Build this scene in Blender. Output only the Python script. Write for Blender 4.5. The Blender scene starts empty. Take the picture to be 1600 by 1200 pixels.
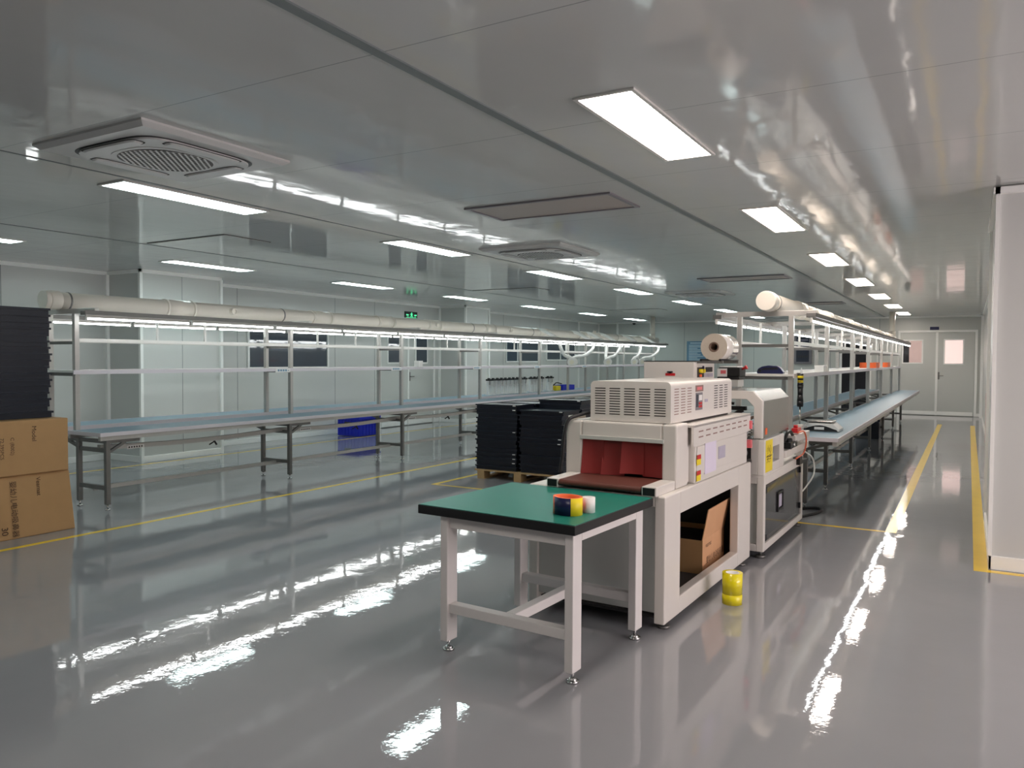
import bpy, math, random
from mathutils import Vector, Matrix
random.seed(7)
SC = bpy.context.scene
COL = SC.collection
PI = math.pi

# ------------------------------------------------------------------ materials
def lin(v):
    v = v / 255.0
    return v / 12.92 if v <= 0.04045 else ((v + 0.055) / 1.055) ** 2.4
def S(r, g, b):
    return (lin(r), lin(g), lin(b), 1.0)

def mat(name, col, rough=0.5, metal=0.0, coat=0.0, coat_rough=0.05, var=0.06, scale=6.0,
        bump=0.0, bump_scale=40.0, emit=None, strength=0.0, trans=0.0, ior=1.45, spec=0.5, alpha=1.0):
    m = bpy.data.materials.new(name)
    m.use_nodes = True
    nt = m.node_tree
    b = nt.nodes['Principled BSDF']
    b.inputs['Roughness'].default_value = rough
    b.inputs['Metallic'].default_value = metal
    b.inputs['IOR'].default_value = ior
    b.inputs['Specular IOR Level'].default_value = spec
    b.inputs['Coat Weight'].default_value = coat
    b.inputs['Coat Roughness'].default_value = coat_rough
    b.inputs['Transmission Weight'].default_value = trans
    b.inputs['Alpha'].default_value = alpha
    tc = nt.nodes.new('ShaderNodeTexCoord')
    nz = nt.nodes.new('ShaderNodeTexNoise')
    nz.inputs['Scale'].default_value = scale
    nz.inputs['Detail'].default_value = 3.0
    nt.links.new(tc.outputs['Object'], nz.inputs['Vector'])
    rp = nt.nodes.new('ShaderNodeMapRange')
    rp.inputs['To Min'].default_value = 1.0 - var
    rp.inputs['To Max'].default_value = 1.0 + var
    nt.links.new(nz.outputs['Fac'], rp.inputs['Value'])
    mx = nt.nodes.new('ShaderNodeVectorMath'); mx.operation = 'SCALE'
    mx.inputs[0].default_value = col[:3]
    nt.links.new(rp.outputs['Result'], mx.inputs['Scale'])
    nt.links.new(mx.outputs['Vector'], b.inputs['Base Color'])
    if bump > 0:
        n2 = nt.nodes.new('ShaderNodeTexNoise'); n2.inputs['Scale'].default_value = bump_scale
        nt.links.new(tc.outputs['Object'], n2.inputs['Vector'])
        bp = nt.nodes.new('ShaderNodeBump'); bp.inputs['Strength'].default_value = 1.0
        bp.inputs['Distance'].default_value = bump
        nt.links.new(n2.outputs['Fac'], bp.inputs['Height'])
        nt.links.new(bp.outputs['Normal'], b.inputs['Normal'])
        if coat > 0: nt.links.new(bp.outputs['Normal'], b.inputs['Coat Normal'])
    if emit is not None:
        b.inputs['Emission Color'].default_value = emit
        b.inputs['Emission Strength'].default_value = strength
    return m

M = {}
M['wall'] = mat('wall_panel_paint', S(202, 203, 200), 0.35, var=0.02, scale=1.2, bump=0.0006, bump_scale=1.6)
M['wall_grey'] = mat('grey_panel_paint', S(196, 198, 194), 0.35, var=0.02, scale=1.2)
M['trim'] = mat('white_aluminium_trim', S(243, 243, 240), 0.4, var=0.02)
M['groove'] = mat('seam_strip', S(120, 128, 128), 0.45, var=0.03)
M['alu'] = mat('brushed_aluminium', S(188, 185, 181), 0.42, metal=0.6, var=0.05, scale=25)
M['alu_dark'] = mat('galvanised_steel', S(130, 128, 126), 0.42, metal=0.8, var=0.08, scale=20)
M['alu_white'] = mat('pale_aluminium', S(222, 220, 216), 0.4, metal=0.15, var=0.03)
M['mat_blue'] = mat('blue_rubber_mat', S(122, 150, 166), 0.32, var=0.04, scale=3)
M['edge_white'] = mat('pale_edge_trim', S(214, 208, 214), 0.4, var=0.02)
M['black_pl'] = mat('black_plastic', S(26, 26, 28), 0.45, var=0.15)
M['tray'] = mat('black_tray_plastic', (0.011, 0.014, 0.024, 1), 0.30, var=0.25, scale=14)  # blue tint in the black imitates a blue reflection on the trays
M['pvc'] = mat('cream_pvc', S(226, 219, 208), 0.3, var=0.03, scale=3)
M['hose'] = mat('white_hose', S(236, 236, 232), 0.45, var=0.03)
M['hood'] = mat('cream_hood', S(235, 232, 215), 0.45, var=0.05)
M['cream'] = mat('cream_enamel', S(218, 213, 207), 0.32, var=0.025, scale=5)
M['slot'] = mat('dark_slot', S(58, 54, 52), 0.7, var=0.1)
M['slot_soft'] = mat('pressed_slot', S(150, 124, 116), 0.7, var=0.1)
M['steel'] = mat('stainless_sheet', S(176, 172, 166), 0.22, metal=0.95, var=0.04, scale=9)
M['chrome'] = mat('chrome', S(205, 205, 205), 0.12, metal=1.0, var=0.02)
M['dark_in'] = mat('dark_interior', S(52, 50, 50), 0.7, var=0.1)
M['smoke'] = mat('smoked_panel', S(46, 46, 50), 0.08, var=0.08, spec=0.6)
M['smoke_clear'] = mat('smoked_acrylic', S(60, 60, 64), 0.06, var=0.05, spec=0.6, alpha=0.55)
M['red_curtain'] = mat('red_silicone', S(134, 42, 40), 0.45, var=0.10, scale=7)
M['belt'] = mat('brown_belt', S(96, 52, 42), 0.5, var=0.12, scale=30)
M['green'] = mat('green_mat', S(30, 122, 106), 0.4, var=0.05, scale=4, spec=0.35)
M['white_leg'] = mat('white_powder_coat', S(222, 218, 216), 0.4, var=0.025)
M['yellow'] = mat('yellow_floor_paint', S(244, 204, 40), 0.4, var=0.08, scale=5, coat=0.5, coat_rough=0.1)
M['card'] = mat('kraft_cardboard', S(172, 134, 92), 0.8, var=0.07, scale=9, bump=0.0005, bump_scale=14)
M['card_lit'] = mat('kraft_cardboard_lit', S(208, 160, 120), 0.8, var=0.05, scale=9)  # lighter copy paints the carton wall and flap that catch the light
M['ink'] = mat('dark_print', S(74, 54, 40), 0.8, var=0.1)
M['blue_pl'] = mat('blue_crate_plastic', S(26, 44, 190), 0.35, var=0.1, scale=12)
M['navy'] = mat('navy_plastic', S(28, 32, 74), 0.3, var=0.1)
M['wood'] = mat('pallet_wood', S(178, 146, 104), 0.75, var=0.18, scale=12)
M['red'] = mat('red_plastic', S(196, 40, 44), 0.4, var=0.08)
M['pink'] = mat('red_translucent_plastic', S(226, 110, 116), 0.3, var=0.08)
M['yellow_pl'] = mat('yellow_label', S(238, 214, 40), 0.45, var=0.04)
M['yellow_tape'] = mat('yellow_tape_roll', S(232, 216, 20), 0.16, var=0.05, coat=0.5, coat_rough=0.06)
M['orange'] = mat('orange_plastic', S(240, 108, 52), 0.4, var=0.06)
M['orange_tube'] = mat('orange_air_tube', S(236, 112, 74), 0.35, var=0.05)
M['white_pl'] = mat('white_plastic', S(234, 232, 230), 0.4, var=0.03)
M['paper'] = mat('lavender_paper', S(222, 214, 232), 0.6, var=0.02)
M['grey_label'] = mat('grey_label', S(178, 172, 190), 0.4, var=0.12, scale=30)
M['panel_grey'] = mat('grey_control_panel', S(122, 118, 124), 0.35, var=0.08)
M['lcd'] = mat('dark_display', S(48, 52, 66), 0.15, var=0.05)
M['film'] = mat('clear_film_roll', S(226, 222, 216), 0.14, var=0.03, coat=0.8, coat_rough=0.05)
M['film_end'] = mat('film_roll_end', S(206, 194, 178), 0.4, var=0.06, scale=60)
M['core'] = mat('cardboard_core', S(128, 106, 92), 0.7, var=0.1)
M['glass_dark'] = mat('window_glass', S(70, 78, 88), 0.04, var=0.05, spec=0.8)
M['glass_pale'] = mat('frosted_lit_glass', S(200, 180, 176), 0.3, var=0.03, emit=S(236, 205, 198), strength=0.42)
M['glass_pink'] = mat('dim_lit_glass', S(150, 132, 128), 0.2, var=0.1, emit=S(190, 160, 152), strength=0.28)
M['fill_glass'] = mat('fill_light_glass', S(235, 225, 225), 0.3, var=0.02, emit=(1.0, 0.88, 0.89, 1), strength=3.3)  # glow of the added window, a warm fill from the side
M['poster_blue'] = mat('blue_notice', S(112, 150, 178), 0.5, var=0.05)
M['poster_text'] = mat('notice_lines', S(206, 224, 232), 0.5, var=0.05)
M['exit_black'] = mat('exit_sign_case', S(24, 34, 32), 0.4, var=0.05)
M['exit_green'] = mat('exit_sign_glow', S(60, 200, 130), 0.4, emit=S(80, 220, 150), strength=0.7)
M['ac_white'] = mat('air_conditioner_white', S(206, 206, 204), 0.38, var=0.02)
M['ac_grey'] = mat('grille_recess', S(84, 80, 78), 0.6, var=0.08)
M['offpanel'] = mat('unlit_diffuser', S(176, 166, 160), 0.45, var=0.02)
M['tube'] = mat('led_tube_glow', S(245, 248, 250), 0.3, emit=(0.96, 1.0, 1.0, 1), strength=10.0)
M['panel_cool'] = mat('led_panel_glow_cool', S(245, 250, 250), 0.3, emit=(0.80, 1.0, 0.98, 1), strength=6.0)
M['panel_warm'] = mat('led_panel_glow_warm', S(250, 248, 245), 0.3, emit=(1.0, 0.88, 0.79, 1), strength=10.0)

def floor_material():
    m = bpy.data.materials.new('epoxy_floor'); m.use_nodes = True
    nt = m.node_tree; b = nt.nodes['Principled BSDF']; L = nt.links
    tc = nt.nodes.new('ShaderNodeTexCoord')
    n1 = nt.nodes.new('ShaderNodeTexNoise'); n1.inputs['Scale'].default_value = 0.7; n1.inputs['Detail'].default_value = 4
    L.new(tc.outputs['Object'], n1.inputs['Vector'])
    cr = nt.nodes.new('ShaderNodeValToRGB')
    cr.color_ramp.elements[0].color = S(136, 137, 142); cr.color_ramp.elements[0].position = 0.3
    cr.color_ramp.elements[1].color = S(147, 147, 151); cr.color_ramp.elements[1].position = 0.7
    L.new(n1.outputs['Fac'], cr.inputs['Fac']); L.new(cr.outputs['Color'], b.inputs['Base Color'])
    b.inputs['Roughness'].default_value = 0.6
    b.inputs['Specular IOR Level'].default_value = 0.15
    b.inputs['Coat Weight'].default_value = 1.0
    b.inputs['Coat Roughness'].default_value = 0.03
    b.inputs['Coat IOR'].default_value = 1.65
    n2 = nt.nodes.new('ShaderNodeTexNoise'); n2.inputs['Scale'].default_value = 7.0; n2.inputs['Detail'].default_value = 3.0
    n2.inputs['Roughness'].default_value = 0.45
    L.new(tc.outputs['Object'], n2.inputs['Vector'])
    bp = nt.nodes.new('ShaderNodeBump'); bp.inputs['Strength'].default_value = 1.0; bp.inputs['Distance'].default_value = 0.0008
    L.new(n2.outputs['Fac'], bp.inputs['Height'])
    n3 = nt.nodes.new('ShaderNodeTexNoise'); n3.inputs['Scale'].default_value = 1.3; n3.inputs['Detail'].default_value = 1.5
    L.new(tc.outputs['Object'], n3.inputs['Vector'])
    b3 = nt.nodes.new('ShaderNodeBump'); b3.inputs['Strength'].default_value = 1.0; b3.inputs['Distance'].default_value = 0.003
    L.new(n3.outputs['Fac'], b3.inputs['Height']); L.new(b3.outputs['Normal'], bp.inputs['Normal'])
    n4 = nt.nodes.new('ShaderNodeTexNoise'); n4.inputs['Scale'].default_value = 70.0; n4.inputs['Detail'].default_value = 1.0
    L.new(tc.outputs['Object'], n4.inputs['Vector'])
    b4 = nt.nodes.new('ShaderNodeBump'); b4.inputs['Strength'].default_value = 1.0; b4.inputs['Distance'].default_value = 0.00008
    L.new(n4.outputs['Fac'], b4.inputs['Height']); L.new(bp.outputs['Normal'], b4.inputs['Normal'])
    L.new(b4.outputs['Normal'], b.inputs['Coat Normal'])
    return m
M['floor'] = floor_material()

def ceiling_material():
    m = bpy.data.materials.new('ceiling_panels'); m.use_nodes = True
    nt = m.node_tree; b = nt.nodes['Principled BSDF']; L = nt.links
    tc = nt.nodes.new('ShaderNodeTexCoord')
    sep = nt.nodes.new('ShaderNodeSeparateXYZ'); L.new(tc.outputs['Object'], sep.inputs[0])
    def math_node(op, a, bb=None):
        n = nt.nodes.new('ShaderNodeMath'); n.operation = op
        for i, v in enumerate((a, bb)):
            if v is None: continue
            if isinstance(v, (int, float)): n.inputs[i].default_value = v
            else: L.new(v, n.inputs[i])
        return n.outputs[0]
    y = math_node('SUBTRACT', sep.outputs['Y'], 2.5)
    y = math_node('DIVIDE', y, 1.285)
    fr = math_node('FRACT', y)
    line = math_node('LESS_THAN', fr, 0.0045)
    mix = nt.nodes.new('ShaderNodeMix'); mix.data_type = 'RGBA'
    L.new(line, mix.inputs['Factor'])
    mix.inputs['A'].default_value = S(203, 205, 203)
    mix.inputs['B'].default_value = S(150, 154, 154)
    L.new(mix.outputs['Result'], b.inputs['Base Color'])
    b.inputs['Roughness'].default_value = 0.6
    b.inputs['Specular IOR Level'].default_value = 0.15
    b.inputs['Coat Weight'].default_value = 0.8
    b.inputs['Coat Roughness'].default_value = 0.065
    b.inputs['Coat IOR'].default_value = 1.6
    mp = nt.nodes.new('ShaderNodeMapping'); mp.inputs['Scale'].default_value = (2.2, 1.3, 1.0)
    L.new(tc.outputs['Object'], mp.inputs['Vector'])
    n2 = nt.nodes.new('ShaderNodeTexNoise'); n2.inputs['Scale'].default_value = 1.6; n2.inputs['Detail'].default_value = 2
    L.new(mp.outputs['Vector'], n2.inputs['Vector'])
    bp = nt.nodes.new('ShaderNodeBump'); bp.inputs['Strength'].default_value = 1.0; bp.inputs['Distance'].default_value = 0.0035
    L.new(n2.outputs['Fac'], bp.inputs['Height'])
    L.new(bp.outputs['Normal'], b.inputs['Coat Normal'])
    return m
M['ceiling'] = ceiling_material()

# ------------------------------------------------------------------ mesh builder
class MB:
    def __init__(s):
        s.v = []; s.f = []; s.mi = []; s.sm = []
    def add(s, verts, faces, mi=0, smooth=False):
        o = len(s.v); s.v.extend([tuple(p) for p in verts])
        for k, f in enumerate(faces):
            s.f.append([o + i for i in f]); s.mi.append(mi)
            s.sm.append(smooth[k] if isinstance(smooth, list) else smooth)
        return s
    def box(s, x0, x1, y0, y1, z0, z1, mi=0):
        v = [(x0, y0, z0), (x1, y0, z0), (x1, y1, z0), (x0, y1, z0), (x0, y0, z1), (x1, y0, z1), (x1, y1, z1), (x0, y1, z1)]
        return s.add(v, [(0, 3, 2, 1), (4, 5, 6, 7), (0, 1, 5, 4), (1, 2, 6, 5), (2, 3, 7, 6), (3, 0, 4, 7)], mi)
    def bar(s, a, b, w, h, mi=0, up=(0, 0, 1)):
        a = Vector(a); b = Vector(b); d = (b - a).normalized(); up = Vector(up)
        if abs(d.dot(up)) > 0.98: up = Vector((0, 1, 0))
        x = d.cross(up).normalized(); u = x.cross(d).normalized()
        v = []
        for p in (a, b):
            for sx, su in ((-1, -1), (1, -1), (1, 1), (-1, 1)):
                v.append(p + x * (sx * w / 2) + u * (su * h / 2))
        return s.add(v, [(0, 3, 2, 1), (4, 5, 6, 7), (0, 1, 5, 4), (1, 2, 6, 5), (2, 3, 7, 6), (3, 0, 4, 7)], mi)
    def cyl(s, a, b, r, seg=16, mi=0, r2=None, caps=True):
        a = Vector(a); b = Vector(b); r2 = r if r2 is None else r2
        d = (b - a).normalized()
        t = Vector((0, 0, 1)) if abs(d.z) < 0.9 else Vector((1, 0, 0))
        x = d.cross(t).normalized(); y = d.cross(x).normalized()
        v = []
        for p, rr in ((a, r), (b, r2)):
            for k in range(seg):
                g = 2 * PI * k / seg
                v.append(p + x * (rr * math.cos(g)) + y * (rr * math.sin(g)))
        f = []; sm = []
        for k in range(seg):
            n = (k + 1) % seg; f.append((k, k + seg, n + seg, n)); sm.append(True)
        if caps:
            f.append(list(range(seg))); sm.append(False)
            f.append(list(range(2 * seg - 1, seg - 1, -1))); sm.append(False)
        return s.add(v, f, mi, sm)
    def ring(s, c, axis, r_out, r_in, length, seg=28, mi=0, mi_end=None, mi_in=None):
        """a hollow cylinder from c along axis"""
        c = Vector(c); d = Vector(axis).normalized()
        t = Vector((0, 0, 1)) if abs(d.z) < 0.9 else Vector((1, 0, 0))
        x = d.cross(t).normalized(); y = d.cross(x).normalized()
        mi_end = mi if mi_end is None else mi_end; mi_in = mi if mi_in is None else mi_in
        def circ(p, r): return [p + x * (r * math.cos(2 * PI * k / seg)) + y * (r * math.sin(2 * PI * k / seg)) for k in range(seg)]
        e = c + d * length
        v = circ(c, r_out) + circ(e, r_out) + circ(c, r_in) + circ(e, r_in)
        A, B, Cc, D = 0, seg, 2 * seg, 3 * seg
        for k in range(seg):
            n = (k + 1) % seg
        o = [(A + k, B + k, B + (k + 1) % seg, A + (k + 1) % seg) for k in range(seg)]
        i = [(Cc + k, Cc + (k + 1) % seg, D + (k + 1) % seg, D + k) for k in range(seg)]
        e1 = [(A + k, A + (k + 1) % seg, Cc + (k + 1) % seg, Cc + k) for k in range(seg)]
        e2 = [(B + k, D + k, D + (k + 1) % seg, B + (k + 1) % seg) for k in range(seg)]
        base = len(s.v); s.v.extend([tuple(p) for p in v])
        for fs, m_, sm in ((o, mi, True), (i, mi_in, True), (e1, mi_end, False), (e2, mi_end, False)):
            for f in fs:
                s.f.append([base + q for q in f]); s.mi.append(m_); s.sm.append(sm)
        return s
    def tube(s, pts, r, seg=8, mi=0, rib=0.0):
        pts = [Vector(p) for p in pts]; n = len(pts)
        v = []; prev = None
        for i, p in enumerate(pts):
            d = (pts[min(i + 1, n - 1)] - pts[max(i - 1, 0)]).normalized()
            if prev is None:
                t = Vector((0, 0, 1)) if abs(d.z) < 0.9 else Vector((1, 0, 0))
                x = d.cross(t).normalized()
            else:
                x = (prev - d * prev.dot(d)).normalized()
            prev = x; y = d.cross(x)
            rr = r * (1 + (rib if i % 2 else -rib))
            for k in range(seg):
                g = 2 * PI * k / seg
                v.append(p + x * (rr * math.cos(g)) + y * (rr * math.sin(g)))
        f = []; sm = []
        for i in range(n - 1):
            for k in range(seg):
                q = (k + 1) % seg
                f.append((i * seg + k, i * seg + q, (i + 1) * seg + q, (i + 1) * seg + k)); sm.append(True)
        f.append(list(range(seg - 1, -1, -1))); sm.append(False)
        f.append(list(range((n - 1) * seg, n * seg))); sm.append(False)
        return s.add(v, f, mi, sm)
    def prism(s, poly, axis, d0, d1, mi=0):
        """poly: 2D outline; axis 'x': (y,z), 'y': (x,z), 'z': (x,y)"""
        def P(a, b, d):
            return (d, a, b) if axis == 'x' else ((a, d, b) if axis == 'y' else (a, b, d))
        n = len(poly)
        v = [P(a, b, d0) for a, b in poly] + [P(a, b, d1) for a, b in poly]
        f = [list(range(n)), list(range(2 * n - 1, n - 1, -1))] + [(k, k + n, (k + 1) % n + n, (k + 1) % n) for k in range(n)]
        return s.add(v, f, mi)
    def build(s, name, mats, parent=None, bevel=0.0, loc=None, segs=2):
        me = bpy.data.meshes.new(name)
        me.from_pydata(s.v, [], s.f)
        if not isinstance(mats, (list, tuple)): mats = [mats]
        for m in mats: me.materials.append(M[m] if isinstance(m, str) else m)
        me.polygons.foreach_set('material_index', s.mi)
        me.polygons.foreach_set('use_smooth', s.sm)
        import bmesh
        bm = bmesh.new(); bm.from_mesh(me); bmesh.ops.recalc_face_normals(bm, faces=bm.faces); bm.to_mesh(me); bm.free()
        me.update()
        o = bpy.data.objects.new(name, me); COL.objects.link(o)
        if parent: o.parent = parent
        if loc: o.location = loc
        if bevel > 0:
            md = o.modifiers.new('edge', 'BEVEL'); md.width = bevel; md.segments = segs; md.limit_method = 'ANGLE'; md.angle_limit = 0.6
            md.harden_normals = False
        return o

def superell(a, b, n=4.0, seg=40, cx=0, cy=0):
    out = []
    for k in range(seg):
        t = 2 * PI * k / seg
        c, si = math.cos(t), math.sin(t)
        out.append((cx + a * math.copysign(abs(c) ** (2 / n), c), cy + b * math.copysign(abs(si) ** (2 / n), si)))
    return out
def smooth_path(pts, sub=8):
    """Catmull-Rom through the points"""
    P = [Vector(p) for p in pts]; P = [P[0] * 2 - P[1]] + P + [P[-1] * 2 - P[-2]]
    out = []
    for i in range(1, len(P) - 2):
        for k in range(sub):
            t = k / sub; a, b, c, d = P[i - 1], P[i], P[i + 1], P[i + 2]
            out.append(0.5 * ((2 * b) + (c - a) * t + (2 * a - 5 * b + 4 * c - d) * t * t + (3 * b - a - 3 * c + d) * t ** 3))
    out.append(P[-2]); return out

def tag(o, label=None, cat=None, group=None, kind=None):
    if label: o['label'] = label
    if cat: o['category'] = cat
    if group: o['group'] = group
    if kind: o['kind'] = kind
    return o
def thing(name, loc, label, cat, group=None, rz=0.0, kind=None):
    o = bpy.data.objects.new(name, None); COL.objects.link(o)
    o.empty_display_size = 0.1
    o.location = loc; o.rotation_euler = (0, 0, rz)
    return tag(o, label, cat, group, kind)
def copy_tree(o, parent=None):
    c = o.copy(); COL.objects.link(c)
    if parent: c.parent = parent
    for ch in list(o.children): copy_tree(ch, c)
    return c
def dup(o, loc, label, group=None, rz=None):
    c = copy_tree(o); c.location = loc
    if rz is not None: c.rotation_euler = (0, 0, rz)
    c['label'] = label
    if group: c['group'] = group
    return c
def struct(name, mb, mats, parent=None, bevel=0.0, label=None):
    o = mb.build(name, mats, parent, bevel)
    if parent is None: o['kind'] = 'structure'
    if label: o['label'] = label
    return o
ORD = ['first', 'second', 'third', 'fourth', 'fifth', 'sixth', 'seventh', 'eighth', 'ninth', 'tenth', 'eleventh', 'twelfth',
       'thirteenth', 'fourteenth', 'fifteenth', 'sixteenth', 'seventeenth', 'eighteenth', 'nineteenth', 'twentieth']

def lettering(name, body, origin, u, v, size, mats, parent, align='LEFT', lift=0.0008):
    """flat lettering: u = reading direction, v = letter-up direction, on the plane through origin"""
    cu = bpy.data.curves.new(name, 'FONT'); cu.body = body; cu.size = size; cu.align_x = align
    t = bpy.data.objects.new(name, cu); COL.objects.link(t)
    dg = bpy.context.evaluated_depsgraph_get()
    me = bpy.data.meshes.new_from_object(t.evaluated_get(dg))
    bpy.data.objects.remove(t); bpy.data.curves.remove(cu)
    u = Vector(u).normalized(); v = Vector(v).normalized(); n = u.cross(v)
    og = Vector(origin) + n * lift
    for q in me.vertices:
        q.co = og + u * q.co.x + v * q.co.y
    me.name = name; me.materials.clear(); me.materials.append(M[mats])
    o = bpy.data.objects.new(name, me); COL.objects.link(o); o.parent = parent
    return o

# ------------------------------------------------------------------ room
H = 2.75
XL, YF, YB, XR = -10.9, 24.4, -7.0, 4.6
struct('floor', MB().box(XL - .2, XR + .2, YB - .2, YF + .2, -0.1, 0), 'floor')
struct('ceiling', MB().box(XL - .2, XR + .2, YB - .2, YF + .2, H, H + 0.1), 'ceiling')
struct('wall_left', MB().box(XL - .15, XL, YB, YF, 0, H), 'wall')
struct('wall_far', MB().box(XL, XR, YF, YF + .15, 0, H), 'wall_grey')
struct('wall_back', MB().box(XL, XR, YB - .15, YB, 0, H), 'wall')
struct('wall_east', MB().box(XR, XR + .15, YB, YF, 0, H), 'wall')
# column block by the aisle and the aisle wall behind it
struct('wall_corner', MB().box(0.17, XR, 6.57, 8.42, 0, H), 'wall', label='pale corner block of the wall beside the aisle')
struct('wall_right', MB().box(0.33, 0.48, 8.42, YF, 0, H), 'wall')
# boxed-in columns on the long wall
struct('wall_column', MB().box(XL, -10.12, 6.86, 8.20, 0, H), 'wall', label='boxed column on the window wall, nearer one')
struct('wall_pier', MB().box(XL, -10.16, 15.15, 16.15, 0, H), 'wall', label='boxed column on the window wall, farther one')
# baseboards
b = MB(); b.box(XL, XL + .02, YB, 6.86, 0, .09); b.box(XL, -10.10, 6.84, 6.86, 0, .09); b.box(-10.12, -10.10, 6.84, 8.22, 0, .09)
b.box(XL, -10.10, 8.2, 8.22, 0, .09); b.box(XL, XL + .02, 8.22, 12.9, 0, .09); b.box(XL, XL + .02, 14.92, 15.13, 0, .09)
b.box(XL, -10.14, 15.13, 15.15, 0, .09); b.box(-10.16, -10.14, 15.13, 16.17, 0, .09); b.box(XL, -10.14, 16.15, 16.17, 0, .09)
b.box(XL, XL + .02, 16.17, YF, 0, .09)
struct('baseboard_left', b, 'trim', bevel=.004)
struct('baseboard_far', MB().box(XL, -1.75, YF - .02, YF, 0, .09).box(.2, .33, YF - .02, YF, 0, .09), 'trim', bevel=.004)
b = MB(); b.box(.15, XR, 6.55, 6.57, 0, .1); b.box(.15, .17, 6.55, 8.44, 0, .1); b.box(.15, .33, 8.42, 8.44, 0, .1); b.box(.31, .33, 8.44, YF, 0, .09)
struct('baseboard_right', b, 'trim', bevel=.004)
# coves at the ceiling
b = MB(); b.box(XL, XL + .03, YB, 6.86, H - .05, H); b.box(-10.13, -10.09, 6.83, 8.23, H - .05, H); b.box(XL, -10.09, 6.83, 6.86, H - .05, H)
b.box(XL, XL + .03, 8.2, 15.15, H - .05, H); b.box(-10.17, -10.13, 15.12, 16.18, H - .05, H); b.box(XL, -10.13, 15.12, 15.15, H - .05, H); b.box(XL, XL + .03, 16.15, YF, H - .05, H)
struct('trim_1', b, 'trim')
b = MB(); b.box(XL, .33, YF - .03, YF, H - .05, H)
struct('trim_2', b, 'trim')
b = MB(); b.box(.14, XR, 6.53, 6.57, H - .06, H - .015); b.box(.13, .17, 6.53, 8.46, H - .06, H - .015); b.box(.29, .33, 8.42, YF, H - .05, H)
struct('trim_3', b, 'trim')
# upright corner trims and panel seams on the walls
b = MB()
for (x, y) in ((XL + .02, 6.84), (-10.105, 6.845), (-10.105, 8.215), (XL + .02, 8.22), (XL + .02, 15.13), (-10.145, 15.135), (-10.145, 16.165), (XL + .02, YF - .03), (XL + .015, 22.8)):
    b.box(x - .022, x + .022, y - .022, y + .022, 0, H - .04)
struct('trim_4', b, 'trim')
b = MB()
for y in (-4.2, -3.0, -1.8, -.6, .6, 1.8, 3.0, 4.2, 5.4, 9.2, 11.6, 12.8, 17.4, 18.1, 20.2, 21.4): b.box(XL, XL + .002, y - .004, y + .004, .09, H - .05)
for y in (7.53,): b.box(-10.12, -10.118, y - .003, y + .003, .09, H - .05)
struct('trim_5', b, 'groove')
b = MB()
for x in (-10.2,): b.box(x - .03, x + .03, YF - .04, YF, 0, H - .05)
struct('trim_6', b, 'trim')
b = MB()
for x in (-9.0, -7.9, -6.8, -5.7, -3.5, -2.2): b.box(x - .005, x + .005, YF - .002, YF, .09, H - .05)
struct('trim_7', b, 'groove')
b = MB()
b.box(.145, .17, 6.545, 6.57, .1, H - .06); b.box(.145, .17, 8.42, 8.445, .1, H - .06); b.box(.27, .33, 23.9, YF, 0, H - .05)
struct('trim_8', b, 'trim')
# ceiling joint strips
struct('trim_9', MB().box(-2.13, -2.075, YB, YF, H - .008, H), 'groove', label='grey joint strip along the ceiling between the light rows')
struct('trim_10', MB().box(-5.088, -5.072, YB, YF, H - .004, H), 'groove')
struct('trim_11', MB().box(-7.86, -7.848, YB, YF, H - .004, H), 'groove')

# windows / doors -----------------------------------------------------------
def wall_window(name, y0, y1, z0, z1, splits=(), glass='glass_dark', x=XL):
    root = thing(name, (x, (y0 + y1) / 2, z0), None, None, kind='structure')
    w = (y1 - y0) / 2; h = z1 - z0
    f = MB(); t = .04
    f.box(0, .035, -w - t, w + t, -t, 0); f.box(0, .035, -w - t, w + t, h, h + t)
    f.box(0, .035, -w - t, -w, 0, h); f.box(0, .035, w, w + t, 0, h)
    for sp in splits: f.box(0, .03, sp - (y0 + y1) / 2 - .02, sp - (y0 + y1) / 2 + .02, 0, h)
    f.build('window_frame', 'trim', root, bevel=.003)
    MB().box(.006, .012, -w, w, 0, h).build('glass_pane', glass, root)
    return root
wall_window('window_1', 9.44, 11.36, 1.34, 2.04, splits=(10.42,))
wall_window('window_2', 18.25, 20.05, 1.45, 2.2, splits=(18.85,))
wall_window('window_3', 20.6, 22.5, 1.5, 2.2, splits=(21.5,))

# unseen window added so its glowing pane throws warm light on the machines
for nm, wy0, wy1 in (('added_window', 2.0, 6.1),):
    r_ = thing(nm, (XR, (wy0 + wy1) / 2, .75), None, None, kind='structure')
    w_ = (wy1 - wy0) / 2; f = MB()
    f.box(-.05, 0, -w_ - .05, w_ + .05, -.05, 0); f.box(-.05, 0, -w_ - .05, w_ + .05, 1.6, 1.65); f.box(-.05, 0, -w_ - .05, -w_, 0, 1.6); f.box(-.05, 0, w_, w_ + .05, 0, 1.6); f.box(-.04, 0, -.02, .02, 0, 1.6)
    f.build('window_frame', 'trim', r_); MB().box(-.012, -.006, -w_, w_, 0, 1.6).build('glass_pane', 'fill_glass', r_)

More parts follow.
